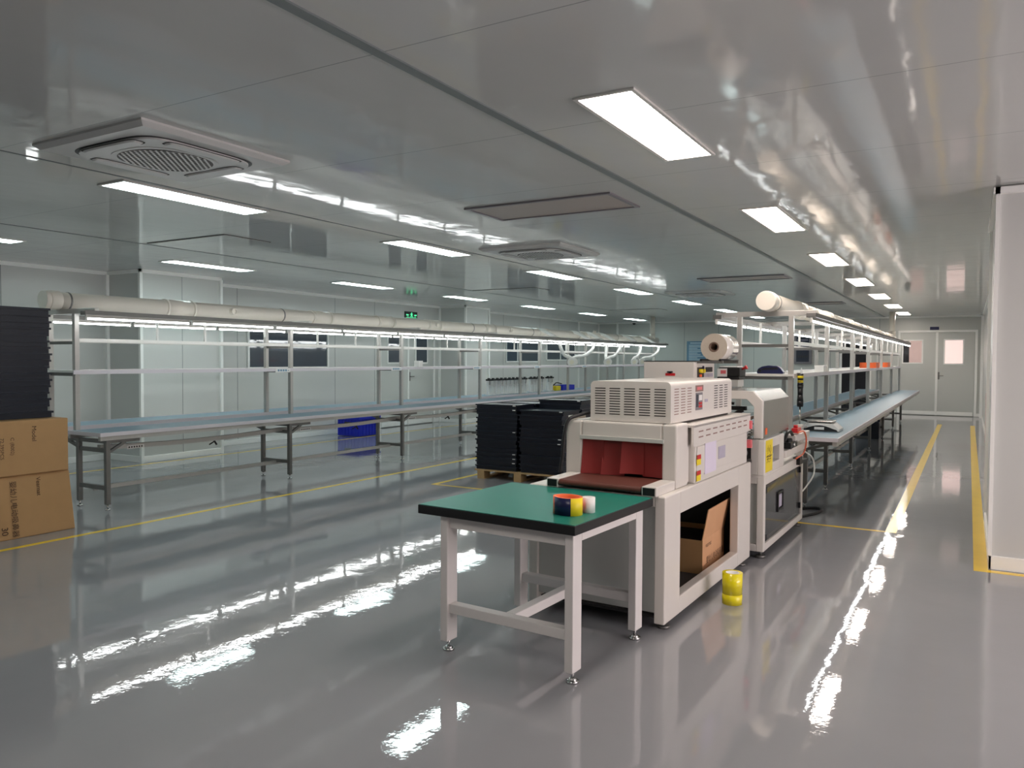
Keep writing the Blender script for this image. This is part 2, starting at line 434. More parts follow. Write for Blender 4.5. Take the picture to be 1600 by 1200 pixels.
def leaf_door(name, root_loc, w, h, along, leaves, win, glass, handle_at):
    """door in the plane through root_loc; along = 'y' (on the long wall, facing +x) or 'x' (on the far wall, facing -y)"""
    root = thing(name, root_loc, None, None, kind='structure')
    def B(mb, a0, a1, d0, d1, z0, z1, mi=0):
        if along == 'y': mb.box(d0, d1, a0, a1, z0, z1, mi)
        else: mb.box(a0, a1, -d1, -d0, z0, z1, mi)
    f = MB()
    B(f, -w / 2 - .06, -w / 2, 0, .045, 0, h + .06); B(f, w / 2, w / 2 + .06, 0, .045, 0, h + .06); B(f, -w / 2, w / 2, 0, .045, h, h + .06)
    f.build('door_frame', 'trim', root, bevel=.004)
    n = leaves; lw = w / n
    for i in range(n):
        a0 = -w / 2 + i * lw; a1 = a0 + lw
        lf = MB(); B(lf, a0 + .006, a1 - .006, .004, .026, .01, h - .006)
        leaf = lf.build('door_leaf', 'wall_grey', root, bevel=.003)
        wx0, wx1, wz0, wz1 = win[i]
        fr = MB(); t = .035
        B(fr, wx0 - t, wx1 + t, .026, .036, wz0 - t, wz0); B(fr, wx0 - t, wx1 + t, .026, .036, wz1, wz1 + t)
        B(fr, wx0 - t, wx0, .026, .036, wz0, wz1); B(fr, wx1, wx1 + t, .026, .036, wz0, wz1)
        fr.build('vision_frame', 'trim', leaf, bevel=.002)
        for (g0, g1, gm) in glass[i]:
            gp = MB(); B(gp, wx0 + g0 * (wx1 - wx0), wx0 + g1 * (wx1 - wx0), .027, .031, wz0, wz1)
            gp.build('vision_glass', gm, leaf)
        kk = MB(); B(kk, a0 + .03, a1 - .03, .026, .03, .02, .12); kk.build('kick_plate', 'trim', leaf)
        if handle_at[i] is not None:
            hm = MB(); a = handle_at[i]
            B(hm, a - .025, a + .025, .026, .034, 1.0, 1.2); B(hm, a - .015, a + .12 * (1 if a < (a0 + a1) / 2 else -1), .06, .075, 1.09, 1.11) if a < (a0 + a1) / 2 else B(hm, a - .12, a + .015, .06, .075, 1.09, 1.11)
            B(hm, a - .01, a + .01, .03, .07, 1.09, 1.11)
            hm.build('door_handle', 'alu_dark', leaf, bevel=.003)
    st = MB(); B(st, -.03, .03, .026, .04, .01, h); st.build('meeting_strip', 'trim', root, bevel=.003)
    return root
leaf_door('door_1', (XL, 13.91, 0), 1.9, 2.28, 'y', 2, [(-.69, -.27, 1.42, 2.0), (.30, .70, 1.42, 2.0)],
          [[(0, 1, 'glass_dark')], [(0, 1, 'glass_dark')]], [None, -.0 + .06])
leaf_door('door_2', (-.76, YF, 0), 1.8, 2.29, 'x', 2, [(-.825, -.37, 1.46, 2.06), (.195, .615, 1.44, 2.07)],
          [[(0, .32, 'smoke'), (.32, 1, 'glass_pink')], [(0, 1, 'glass_pale')]], [None, .05])
# dark glazed doors in the far wall behind the bench frames
root = thing('door_3', (-2.82, YF, 0), None, None, kind='structure')
f = MB(); f.box(-.42, -.36, -.04, 0, 0, 2.15); f.box(.36, .42, -.04, 0, 0, 2.15); f.box(-.36, .36, -.04, 0, 2.09, 2.15); f.box(-.12, -.06, -.04, 0, 0, 2.09)
f.build('door_frame', 'trim', root, bevel=.004)
f = MB(); f.box(-.36, -.12, -.02, -.01, .02, 2.09); f.box(-.06, .36, -.02, -.01, .02, 2.09); f.build('glass_pane', 'smoke', root)

# things on the walls --------------------------------------------------------
t = thing('electrical_panel', (-4.26, YF, 1.4), 'grey electrical panel with two framed windows on the far wall', 'electrical panel')
MB().box(-.25, .25, -.09, 0, 0, .86).build('case', 'panel_grey', t, bevel=.006)
for z0, nm in ((.06, 0), (.46, 1)):
    d = MB().box(-.18, .18, -.1, -.09, z0, z0 + .34).build('panel_window', 'lcd', t)
    m = MB()
    if nm == 0:
        for k in range(5): m.box(-.14 + k * .06, -.105 + k * .06, -.106, -.1, z0 + .13, z0 + .19)
    else:
        for k in range(3): m.box(-.15, .15, -.104, -.1, z0 + .06 + k * .09, z0 + .075 + k * .09)
    m.build('breaker_row', 'black_pl' if nm == 0 else 'grey_label', d)
t = thing('notice_board', (-7.5, YF, 1.4), 'pale blue printed notice on far wall behind the film roll', 'notice')
MB().box(-.31, .31, -.012, 0, 0, .7).build('board', 'poster_blue', t)
m = MB()
for k in range(11): m.box(-.24, .24 - .1 * ((k * 7) % 3), -.014, -.012, .06 + k * .05, .082 + k * .05)
m.box(-.2, .16, -.014, -.012, .625, .655); m.build('print', 'poster_text', t)
t = thing('security_camera', (-9.5, 24.1, H), 'small white dome security camera on the ceiling near far corner', 'camera')
MB().cyl((0, 0, -.05), (0, 0, 0), .07, 20).build('mount', 'white_pl', t)
m = MB()
for k in range(4):
    a0, a1 = k / 4 * PI / 2, (k + 1) / 4 * PI / 2
    m.cyl((0, 0, -.05 - .055 * math.sin(a0)), (0, 0, -.05 - .055 * math.sin(a1)), .055 * math.cos(a0), 20, 0, max(.055 * math.cos(a1), .002), caps=False)
m.build('dome', 'black_pl', t)
t = thing('exit_sign', (XL, 14.03, 2.42), 'green and black emergency exit sign high on wall above door', 'sign')
MB().box(0, .03, -.22, .22, 0, .14).build('case', 'exit_black', t, bevel=.004)
m = MB()   # running figure between two arrows
def sx(mb, y0, y1, z0, z1): mb.box(.03, .032, y0, y1, z0, z1)
sx(m, -.19, .19, .004, .012); sx(m, -.004, .004, .012, .06); sx(m, -.134, -.126, .012, .06); sx(m, .126, .134, .012, .06); sx(m, -.16, -.10, .055, .075); m.add([(.032, -.16, .04), (.032, -.16, .09), (.032, -.195, .065)], [(0, 1, 2)])
sx(m, .10, .16, .055, .075); m.add([(.032, .16, .04), (.032, .16, .09), (.032, .195, .065)], [(0, 1, 2)])
m.cyl((.03, 0.01, .117), (.032, 0.01, .117), .011, 12); sx(m, -.012, .018, .06, .104)
m.bar((.031, -.008, .09), (.031, -.045, .078), .002, .012); m.bar((.031, .015, .095), (.031, .045, .08), .002, .012)
m.bar((.031, 0, .065), (.031, -.03, .025), .002, .014); m.bar((.031, .01, .065), (.031, .035, .04), .002, .014); m.bar((.031, .035, .04), (.031, .04, .018), .002, .014)
m.build('running_figure', 'exit_green', t)
t = thing('door_sign', (-.83, YF, 2.36), 'small navy sign above the double door at the aisle end', 'sign')
MB().box(-.11, .11, -.02, 0, 0, .085).build('plate', 'navy', t)
t = thing('fire_cabinet', (.329, 15.8, 0), 'narrow red cabinet standing against the aisle wall', 'cabinet')
MB().box(-.05, 0, -.3, .3, 0, 1.0).build('body', 'red', t, bevel=.004)
MB().box(-.056, -.05, -.26, .26, .06, .94).build('door', 'red', t, bevel=.003)

# floor lines (all painted on the floor) ---------------------------------------
def line(name, x0, x1, y0, y1, label):
    o = MB().box(x0, x1, y0, y1, 0, .0012).build(name, 'yellow'); tag(o, label, 'floor line')
line('floor_line', -.605, -.515, 7.50, 21.0, 'wide yellow floor line beside the bench, its stretch along the aisle')
line('floor_line', .06, .15, 6.45, 21.0, 'yellow floor line along the foot of the aisle wall')
line('floor_line', .15, 3.0, 6.45, 6.52, 'yellow floor line under the front of the wall corner block')
line('floor_line', -6.46, -6.40, -1.5, 22.5, 'thin yellow floor line running along the front of the window-side bench')
line('floor_line', -5.46, -.605, 7.50, 7.545, 'thin yellow floor line crossing behind the wrapping machine')
line('floor_line', -5.52, -5.46, 7.50, 21.5, 'thin yellow floor line running past the tray pallet')
line('floor_line', -9.98, -9.93, 3.0, 22.0, 'thin yellow floor line under the window wall')

# ------------------------------------------------------------------ ceiling fittings
def ceiling_light(x, y, mat_name, label, group):
    t = thing('ceiling_light', (x, y, H), label, 'ceiling light', group)
    w, l = .135, .645; f = MB(); k = .022
    f.box(-w - k, w + k, -l - k, -l, -.011, 0); f.box(-w - k, w + k, l, l + k, -.011, 0); f.box(-w - k, -w, -l, l, -.011, 0); f.box(w, w + k, -l, l, -.011, 0)
    f.build('frame', 'alu_white', t, bevel=.002)
    MB().box(-w, w, -l, l, -.009, 0).build('diffuser', mat_name, t)
    return t
rows = [(-1.505, 4.055, 'panel_warm', 'the row over the aisle', 8, -1), (-5.30, 4.03, 'panel_cool', 'the row over mid-room', 8, -1), (-8.93, 3.95, 'panel_cool', 'the row over the window-side bench', 8, -1),
        (2.30, 4.055, 'panel_warm', 'the added row beyond the corner block', 2, -1)]  # this last row is out of view, added for warm light
for (x, y0, mn, where, n, k0) in rows:
    first = None
    for k in range(k0, n - 1):
        y = y0 + 3.13 * k
        if y + .7 > YF: continue
        lab = 'LED ceiling panel, %s from far end of %s' % (ORD[n - 2 - k], where)
        if first is None: first = ceiling_light(x, y, mn, lab, 'LED ceiling panels')
        else: dup(first, (x, y, H), lab, 'LED ceiling panels')

def ac_unit(x, y, label):
    t = thing('ceiling_air_conditioner', (x, y, H), label, 'air conditioner', 'cassette air conditioners')
    a = .515
    p = MB(); c = .03
    o = [(-a, -a), (a, -a), (a, a), (-a, a)]; i = [(-a + c, -a + c), (a - c, -a + c), (a - c, a - c), (-a + c, a - c)]
    p.add([(q[0], q[1], 0) for q in o] + [(q[0], q[1], -.012) for q in o] + [(q[0], q[1], -.034) for q in i],
          [(0, 1, 5, 4), (1, 2, 6, 5), (2, 3, 7, 6), (3, 0, 4, 7), (4, 5, 9, 8), (5, 6, 10, 9), (6, 7, 11, 10), (7, 4, 8, 11), (8, 9, 10, 11)])
    p.build('panel', 'ac_white', t)
    MB().prism(superell(.405, .405, 5.0, 56), 'z', -.034, -.0365).build('shadow_gap', 'black_pl', t)
    MB().prism(superell(.392, .392, 4.6, 56), 'z', -.030, -.046).build('centre_panel', 'ac_white', t)
    for k in range(4):
        g = k * PI / 2; cs, sn = math.cos(g), math.sin(g)
        def R(u, v, z): return (u * cs - v * sn, u * sn + v * cs, z)
        pts = superell(.245, .046, 5.0, 30, 0, .345)
        n = len(pts)
        rim = MB(); rim.add([R(u, v, -.0465) for u, v in superell(.255, .055, 5.0, 30, 0, .345)], [list(range(30))]); rim.build('louvre_gap', 'slot', t)
        lv = MB(); lv.add([R(u, v, -.048) for u, v in pts] + [R(u, v, -.056) for u, v in superell(.235, .036, 5.0, 30, 0, .345)],
               [list(range(n - 1, -1, -1)), list(range(n, 2 * n))] + [(q, (q + 1) % n, (q + 1) % n + n, q + n) for q in range(n)])
        lv.build('louvre', 'ac_white', t)
    MB().prism(superell(.285, .285, 2.4, 48), 'z', -.046, -.0495).build('grille_ring', 'ac_white', t)
    g = MB(); g.prism(superell(.258, .258, 2.3, 48), 'z', -.0495, -.0502, 1)
    dv = Vector((-.66, .75)); nv = Vector((.75, .66))
    for k in range(17):
        u = -.24 + .48 * k / 16
        ext = .25 * math.sqrt(max(0, 1 - (u / .265) ** 2)) * .99
        c_ = nv * u; p_, q_ = c_ - dv * ext, c_ + dv * ext
        g.bar((p_.x, p_.y, -.0525), (q_.x, q_.y, -.0525), .011, .004, 0)
    for k in range(13):
        u = -.22 + .44 * k / 12
        ext = .25 * math.sqrt(max(0, 1 - (u / .265) ** 2)) * .99
        c_ = dv * u; p_, q_ = c_ - nv * ext, c_ + nv * ext
        g.bar((p_.x, p_.y, -.051), (q_.x, q_.y, -.051), .003, .0015, 0)
    g.build('intake_grille', ['ac_white', 'ac_grey'], t)
    return t
ac = ac_unit(-4.25, 3.06, 'large square cassette air conditioner on ceiling, nearest of the three')
dup(ac, (-4.29, 7.95, H), 'square cassette air conditioner on ceiling, middle of the three')
dup(ac, (-4.33, 14.3, H), 'square cassette air conditioner on ceiling, farthest of the three')

def off_panel(x0, x1, y0, y1, label, flush):
    t = thing('ceiling_hatch' if flush else 'unlit_ceiling_panel', ((x0 + x1) / 2, (y0 + y1) / 2, H), label, 'ceiling hatch' if flush else 'ceiling panel')
    w = (x1 - x0) / 2; l = (y1 - y0) / 2; k = .035
    if flush:
        MB().box(-w, w, -l, l, -.004, 0).build('gap', 'slot', t)
        MB().box(-w + .014, w - .014, -l + .014, l - .014, -.009, -.004).build('panel', 'ceiling', t)
    else:
        f = MB(); f.box(-w, w, -l, -l + k, -.014, 0); f.box(-w, w, l - k, l, -.014, 0); f.box(-w, -w + k, -l + k, l - k, -.014, 0); f.box(w - k, w, -l + k, l - k, -.014, 0)
        f.build('frame', 'panel_grey', t, bevel=.003)
        MB().box(-w + k, w - k, -l + k, l - k, -.006, 0).build('diffuser', 'offpanel', t)
off_panel(-3.64, -2.33, 5.40, 6.02, 'unlit beige rectangular ceiling panel near the wide joint strip, nearest one', False)
off_panel(-3.62, -2.33, 11.75, 12.36, 'unlit beige rectangular ceiling panel, second one along the wide joint strip', False)
off_panel(-3.62, -2.33, 17.75, 18.36, 'unlit beige rectangular ceiling panel, farthest along the wide joint strip', False)
off_panel(-7.76, -6.51, 5.34, 5.95, 'flush ceiling hatch with dark edge, nearest over the window-side bench', True)
off_panel(-7.82, -6.53, 11.9, 12.45, 'flush ceiling hatch with dark edge, second over the window-side bench', True)
off_panel(-7.82, -6.53, 18.2, 18.8, 'flush ceiling hatch with dark edge, farthest over the window-side bench', True)

# ------------------------------------------------------------------ bench lines
def bench_line(label, cat, ox, Y0, Y1, post_f, post_r, posts, wt_f, wt_r, leg_out, leg_in, legs, lamp_f, lamp_r, shelf, plates, bottom_rail):
    """origin (ox, Y0, 0); every x below is local"""
    t = thing('assembly_bench', (ox, Y0, 0), label, cat)
    L = Y1 - Y0
    Z = .765
    for (x0, x1) in (wt_f, wt_r):
        w = MB().box(x0 + .012, x1 - .012, .012, L - .012, Z - .028, Z).build('worktop', 'mat_blue', t)
        e = MB()
        e.box(x0, x0 + .012, 0, L, Z - .034, Z + .003); e.box(x1 - .012, x1, 0, L, Z - .034, Z + .003)
        e.box(x0 + .012, x1 - .012, 0, .012, Z - .034, Z + .003); e.box(x0 + .012, x1 - .012, L - .012, L, Z - .034, Z + .003)
        e.build('edge_trim', 'edge_white', w)
        fr = MB(); fr.box(x0 + .015, x0 + .055, .01, L - .01, Z - .075, Z - .034); fr.box(x1 - .055, x1 - .015, .01, L - .01, Z - .075, Z - .034)
        fr.build('worktop_frame', 'alu', w)
    lo, li = leg_out, leg_in
    for k, yy in enumerate(legs):
        y = yy - Y0
        for x in (lo, li):
            g = MB().box(x - .022, x + .022, y - .022, y + .022, .055, Z - .075).build('leg', 'alu_dark', t, bevel=.003)
            MB().cyl((x, y, 0), (x, y, .012), .026, 14).cyl((x, y, .012), (x, y, .056), .010, 10).build('levelling_foot', 'chrome', g)
        for z in (.215, .585): MB().bar((lo, y, z), (li, y, z), .03, .04).build('leg_stretcher', 'alu_dark', t)
        hi = max(wt_f[1], wt_r[1]); lw = min(wt_f[0], wt_r[0])
        a = MB(); a.bar((lw + .04, y, Z - .092), (hi - .04, y, Z - .092), .035, .034)
        sgn = -1 if li < lo else 1
        a.bar((li, y, .60), (li + sgn * .22, y, Z - .1), .028, .028)
        if abs(hi - lo) > .25: a.bar((lo, y, .60), (lo - sgn * .22, y, Z - .1), .028, .028)
        a.build('support_arm', 'alu_dark', t)
        if y + .4 < L:
            br = MB(); br.bar((lo, y, .56), (lo, y + .19, Z - .105), .026, .026); br.bar((lo, y, Z - .092), (lo, y + .34, Z - .092), .032, .034)
            br.build('brace', 'alu_dark', t)
    cx = (lo + li) / 2
    MB().bar((cx, legs[0] - Y0, .195), (cx, legs[-1] - Y0, .195), .035, .04).build('bottom_rail', 'alu', t)
    for yy in posts:
        y = yy - Y0
        for x in (post_f, post_r):
            MB().box(x - .024, x + .024, y - .024, y + .024, Z - .03, 1.935).build('post', 'alu', t, bevel=.003)
        bm = MB().box(lamp_r - .03, lamp_f + .03, y - .024, y + .024, 1.935, 1.985).build('cross_beam', 'alu', t, bevel=.003)
        MB().box(lamp_f + .03, lamp_f + .036, y - .022, y + .022, 1.937, 1.983).box(lamp_r - .036, lamp_r - .03, y - .022, y + .022, 1.937, 1.983).build('end_cap', 'alu_white', bm)
        for z in (1.325, 1.645): MB().bar((post_r, y, z), (post_f, y, z), .03, .03).build('cross_tie', 'alu_dark', t)
    p0 = posts[0] - Y0 - .02; p1 = posts[-1] - Y0 + .02
    for x in (post_f, post_r):
        MB().box(x - .014, x + .014, p0, p1, 1.655, 1.69).build('rail', 'alu_white', t)
    sh = MB().box(shelf[0], shelf[1], p0 - .03, p1 + .03, 1.345, 1.367).build('shelf', 'alu_white', t)
    e = MB().box(shelf[1], shelf[1] + .012, p0 - .03, p1 + .03, 1.328, 1.370).box(shelf[0] - .012, shelf[0], p0 - .03, p1 + .03, 1.328, 1.370)
    e.build('shelf_lip', 'edge_white', sh)
    for x in (lamp_f, lamp_r):
        MB().box(x - .045, x + .045, p0 - .1, p1 + .1, 1.912, 1.955).build('lamp_rail', 'alu_dark', t, bevel=.003)
    for a, bnd in zip(posts[:-1], posts[1:]):
        y = (a + bnd) / 2 - Y0 + .1
        MB().box(post_f - .012, post_f + .012, y - .01, y + .01, 1.69, 1.912).build('rail_hanger', 'alu_white', t)
        MB().box(post_r - .012, post_r + .012, y - .31, y - .29, 1.69, 1.912).build('rail_hanger', 'alu_white', t)
    # sagging power strip under the worktop
    xs = cx + (.10 if lo > li else -.10)
    pts = []
    ys = [q - Y0 for q in legs]
    for a, bnd in zip(ys[:-1], ys[1:]):
        for k in range(6):
            u = k / 6; pts.append((xs, a + (bnd - a) * u, .612 - .055 * 4 * u * (1 - u) * .55))
    pts.append((xs, ys[-1], .612))
    tr = MB()
    for a, bnd in zip(pts[:-1], pts[1:]): tr.bar(a, bnd, .05, .046)
    tray = tr.build('cable_tray', 'alu', t)
    for a, bnd in zip(ys[:-1], ys[1:]):
        y = a + .38
        pl = MB().box(xs + .026, xs + .030, y - .10, y + .09, .568, .602, 0)
        for k in range(6): pl.box(xs + .030, xs + .032, y - .085 + k * .028, y - .07 + k * .028, .577, .593, 1)
        pl.build('socket_strip', ['white_pl', 'slot'], tray)
        yy = a + 1.35
        MB().bar((xs, yy, .575), (xs + .02, yy + .03, .51), .02, .02).bar((xs + .015, yy, .55), (xs - .02, yy - .04, .515), .014, .014).build('clamp', 'black_pl', tray)
    for yy in plates:
        y = yy - Y0
        pl = MB().box(shelf[1] + .012, shelf[1] + .016, y - .30, y - .05, 1.316, 1.366).build('label_plate', 'white_pl', t)
        m = MB()
        for k in range(4): m.box(shelf[1] + .016, shelf[1] + .017, y - .265 + k * .042, y - .235 + k * .042, 1.328, 1.354)
        m.box(shelf[1] + .016, shelf[1] + .017, y - .095, y - .07, 1.334, 1.344)
        m.build('label_print', 'poster_blue', pl)
    return t

PL = [4.53, 7.40, 9.73, 12.03, 14.32, 16.60, 18.92, 21.20]
LL = [4.545, 6.92, 9.15, 11.38, 13.66, 15.94, 18.22, 20.5]
OXL = -7.74
bench_line('long double-sided workbench under the cream duct, in front of the window wall', 'workbench', OXL, 4.44, 21.7,
           0.0, -.46, PL, (0.02 - .05, .545), (-1.0, -.43), .48, .01, LL, .33, -.78, (-.49, .03), PL[1:6], True)
OXR = -1.5
PR = [7.95, 10.17, 12.55, 14.75, 17.05, 19.45, 21.75]
LR = [8.30, 9.62, 11.86, 14.25, 16.60, 18.95, 21.2]
bench_line('long double-sided workbench behind the wrapping machine, beside the aisle', 'workbench', OXR, 7.84, 21.95,
           0.0, -.50, PR, (-.03, .46), (-.96, -.47), .09, -.42, LR, .20, -.70, (-.53, .03), [], True)

# LED batten lights in rows on the benches ------------------------------------
def led(x, y, label, group):
    t = thing('tube_light', (x, y, 1.912), label, 'tube light', group)
    MB().box(-.013, .013, -.575, .575, -.026, 0).build('housing', 'alu', t)
    MB().cyl((0, -.57, -.036), (0, .57, -.036), .0085, 12).build('tube', 'tube', t)
    for s in (-1, 1): MB().box(-.012, .012, s * .578 - .006, s * .578 + .006, -.05, 0).build('tube_cap', 'alu_white', t)
    return t
proto = None
for (x, y0, n, where) in ((OXL + .33, 5.02, 14, 'the outer row on window-side bench'),
                          (OXL - .78, 5.06, 14, 'the window-facing row on window-side bench'),
                          (OXR + .20, 8.42, 12, 'the aisle row on machine-side bench'),
                          (OXR - .70, 8.40, 12, 'the inner row on machine-side bench')):
    for k in range(n):
        lab = 'LED tube, %s from near end of %s' % (ORD[k], where)
        if proto is None: proto = led(x, y0 + 1.2 * k, lab, 'LED tubes over the benches')
        else: dup(proto, (x, y0 + 1.2 * k, 1.912), lab, 'LED tubes over the benches')

# ventilation ducts ------------------------------------------------------------
def duct(x, y0, y1, posts, yr, label, r=.088, z=2.075, collars=()):
    t = thing('ventilation_duct', (x, y0, z), label, 'duct')
    MB().cyl((0, .10, 0), (0, y1 - y0, 0), r, 32).build('pipe', 'pvc', t)
    m = MB().cyl((0, 0, 0), (0, .05, 0), r + .006, 32).cyl((0, .05, 0), (0, .16, 0), r + .010, 32)
    m.build('end_cap', 'pvc', t, bevel=.004)
    for yy in collars:
        y = yy - y0
        cpl = MB().cyl((0, y - .16, 0), (0, y + .16, 0), r + .008, 32).cyl((0, y - .19, 0), (0, y - .16, 0), r + .013, 32).cyl((0, y + .16, 0), (0, y + .19, 0), r + .013, 32)
        cpl.build('coupling', 'pvc', t)
    for yy in posts:
        y = yy - y0
        MB().ring((0, y + .06, 0), (0, 1, 0), r + .004, r - .004, .018, 28).build('strap', 'alu_dark', t)
    y = yr - y0
    MB().cyl((0, y, 0), (0, y, H - z), r * .82, 28).cyl((0, y, 0), (0, y, r + .09), r * .95, 28).build('riser', 'pvc', t)
    return t
duct(-8.0, 4.35, 22.1, PL, 21.75, 'long cream PVC duct lying along the top of the window-side bench', collars=(5.9, 8.2, 9.6, 10.9, 12.7, 14.9, 17.1))
dl = [o for o in bpy.data.objects if o.name.startswith('ventilation_duct')][0]
for (yy, ax) in ((10.9, (1, 0, 0)), (13.4, (1, 0, 0)), (17.6, (.25, 0, 1)), (6.6, (1, 0, 0))):
    a_ = Vector(ax).normalized(); p_ = Vector((0, yy - 4.35, 0))
    MB().cyl(p_ + a_ * .05, p_ + a_ * .125, .045, 20, 0, .036).ring(p_ + a_ * .125, a_, .040, .028, .012, 20).build('port', 'pvc', dl)
duct(-1.70, 7.72, 22.2, PR, 22.0, 'cream PVC duct lying along the top of the machine-side bench', collars=(9.4, 11.4, 13.6, 15.9, 18.2, 20.6))

# fume hoses at the far end of the window-side bench
def fume(x, y, dx, dy, label):
    t = thing('fume_hose', (x, y, 0), label, 'fume hose', 'white fume hoses on the window-side bench')
    x0 = -8.0 - x
    path = smooth_path([(x0, 0, 2.14), (x0 + .18, 0, 2.10), (-.05, 0, 1.92), (0, .02, 1.76), (dx * .3, dy * .35, 1.60), (dx * .75, dy * .8, 1.55), (dx, dy, 1.49)], 9)
    MB().tube(path, .036, 12, rib=.05).build('hose', 'hose', t)
    e = Vector((dx, dy, 1.47))
    hd = MB()
    hd.cyl(e + Vector((-.02, .02, .02)), e + Vector((.055, -.065, -.02)), .04, 18, 0, .085)
    hd.cyl(e + Vector((.055, -.065, -.02)), e + Vector((.066, -.078, -.026)), .092, 18, 0)
    hd.cyl(e + Vector((.066, -.078, -.026)), e + Vector((.069, -.0815, -.0276)), .05, 18, 1)
    hd.build('hood', ['hose', 'hood'], t)
FH = [(14.7, .12, .35), (16.35, .1, -1.35), (17.1, .1, -.2), (17.9, .12, -1.0), (19.35, .1, -.75), (20.7, .1, -1.55)]
for k, (y, dx, dy) in enumerate(FH):
    fume(-7.45, y, dx, dy, 'white flexible fume hose with cream hood, %s from near end of window-side bench' % ORD[k])

# ------------------------------------------------------------------ packing table
t = thing('packing_table', (-1.515, 3.15, 0), 'green topped packing table with white steel legs in front of the wrapping machine', 'table', rz=math.radians(-3.2))
W, D = .925, .875
tp = MB().box(-W, 0, 0, D, .703, .748).build('tabletop', 'black_pl', t, bevel=.003)
tp['label'] = 'black edged tabletop'
MB().box(-W + .004, -.004, .004, D - .004, .748, .7505).build('surface_mat', 'green', tp)
for (lx, ly) in ((-.07, .03), (-.80, .03), (-.07, .715), (-.80, .715)):
    lg = MB().box(lx, lx + .045, ly, ly + .085, .055, .703).build('leg', 'white_leg', t, bevel=.004)
    MB().cyl((lx + .022, ly + .042, 0), (lx + .022, ly + .042, .012), .030, 20).cyl((lx + .022, ly + .042, .012), (lx + .022, ly + .042, .024), .026, 20, 0, .012).cyl((lx + .022, ly + .042, .02), (lx + .022, ly + .042, .056), .008, 10).build('levelling_foot', 'chrome', lg)
for lx in (-.07, -.80): MB().box(lx, lx + .045, .115, .715, .658, .703).build('side_apron', 'white_leg', t, bevel=.003)
for ly in (.045, .745): MB().box(-.755, -.07, ly, ly + .04, .64, .703).build('apron', 'white_leg', t, bevel=.003)
for ly in (.045, .73): MB().box(-.755, -.07, ly, ly + .055, .20, .25).build('stretcher', 'white_leg', t, bevel=.004)
MB().box(-.44, -.385, .10, .73, .20, .25).build('centre_stretcher', 'white_leg', t, bevel=.004)

# tape on the table
def ring_roll(name, loc, label, cat, rx, ry, h, wall, cols, n=48):
    t = thing(name, loc, label, cat)
    m = MB()
    def pt(k, s, z): a = 2 * PI * k / n; return ((rx - s) * math.cos(a), (ry - s) * math.sin(a), z)
    v = []
    for s, z in ((0, 0), (0, h), (wall, h), (wall, 0)):
        v += [pt(k, s, z) for k in range(n)]
    base = len(m.v); m.v = v
    for ringi in range(4):
        a, b2 = ringi * n, ((ringi + 1) % 4) * n
        for k in range(n):
            q = (k + 1) % n
            m.f.append([a + k, a + q, b2 + q, b2 + k]); m.sm.append(ringi in (0, 2))
            m.mi.append(cols((k + .5) / n * 360) if ringi == 0 else 0)
    return t, m
t, m = ring_roll('tape_roll', (-1.668, 3.385, .7505), 'roll of orange tape with navy and yellow wrapper on the green table', 'tape roll', .078, .062, .085, .012,
                 lambda a: 1 if 238 < a < 316 else (2 if (a >= 316 or a < 30) else 0))
t.rotation_euler = (0, 0, math.radians(-14))
m.build('roll', ['orange', 'navy', 'yellow_pl'], t)
t = thing('tape_roll', (-1.598, 3.47, .7505), 'small white tape roll behind the orange roll on the green table', 'tape roll')
MB().ring((0, 0, 0), (0, 0, 1), .034, .022, .075, 28).build('roll', 'white_pl', t)
# yellow rolls on the floor
for (z0, h, lab) in ((0, .062, 'yellow packing tape roll on floor by the machine, lower of two'), (.062, .13, 'yellow packing tape roll on floor by the machine, upper of two')):
    t = thing('packing_tape', (-1.232, 4.80, z0), lab, 'tape roll', 'yellow tape rolls on the floor')
    MB().ring((0, 0, 0), (0, 0, 1), .061, .041, h, 36).build('tape', 'yellow_tape', t)
    MB().ring((0, 0, .001), (0, 0, 1), .041, .037, h - .002, 36).build('core', 'white_pl', t)

# ------------------------------------------------------------------ shrink tunnel (near machine)
t = thing('shrink_tunnel', (-1.41, 4.06, 0), 'cream shrink wrap tunnel with red curtain behind the green table', 'machine', rz=math.radians(-1.26))
TW, TD = .86, 1.77
b = MB()   # base frame: posts, beams, sheet panels
b.box(-.06, 0, 0, .25, .045, .75); b.box(-.06, 0, 1.45, TD, .045, .75); b.box(-.06, 0, .25, 1.45, .045, .145); b.box(-.06, 0, .25, 1.45, .622, .75)
b.box(-TW, -TW + .06, 0, .06, .045, .75); b.box(-TW, -TW + .06, TD - .06, TD, .045, .75); b.box(-TW, -TW + .06, .06, TD - .06, .045, .12); b.box(-TW, -TW + .06, .06, TD - .06, .68, .75)
b.box(-TW + .06, -.06, 0, .05, .69, .75); b.box(-TW + .06, -.06, TD - .05, TD, .045, .75)
b.build('base_frame', 'cream', t, bevel=.006)
MB().box(-TW + .06, -.06, .02, .035, .10, .69).build('front_panel', 'wall_grey', t)
MB().box(-TW + .03, -.06, .05, TD - .05, .06, .075).build('bottom_shelf', 'dark_in', t)
MB().box(-TW + .02, -TW + .03, .06, TD - .06, .12, .68).build('rear_panel', 'wall_grey', t)
MB().box(-TW + .03, -.06, TD - .065, TD - .05, .075, .69).box(-.062, -.0605, 1.451, TD - .07, .145, .62).build('inner_lining', 'dark_in', t)
MB().box(-TW + .005, -.005, .005, TD - .005, .742, .752).build('deck', 'cream', t, bevel=.003)
for (fx, fy) in ((-.04, .1), (-TW + .04, .1), (-.04, TD - .1), (-TW + .04, TD - .1)):
    MB().cyl((fx, fy, 0), (fx, fy, .014), .034, 20).cyl((fx, fy, .014), (fx, fy, .05), .011, 10).build('levelling_foot', 'alu_dark', t)
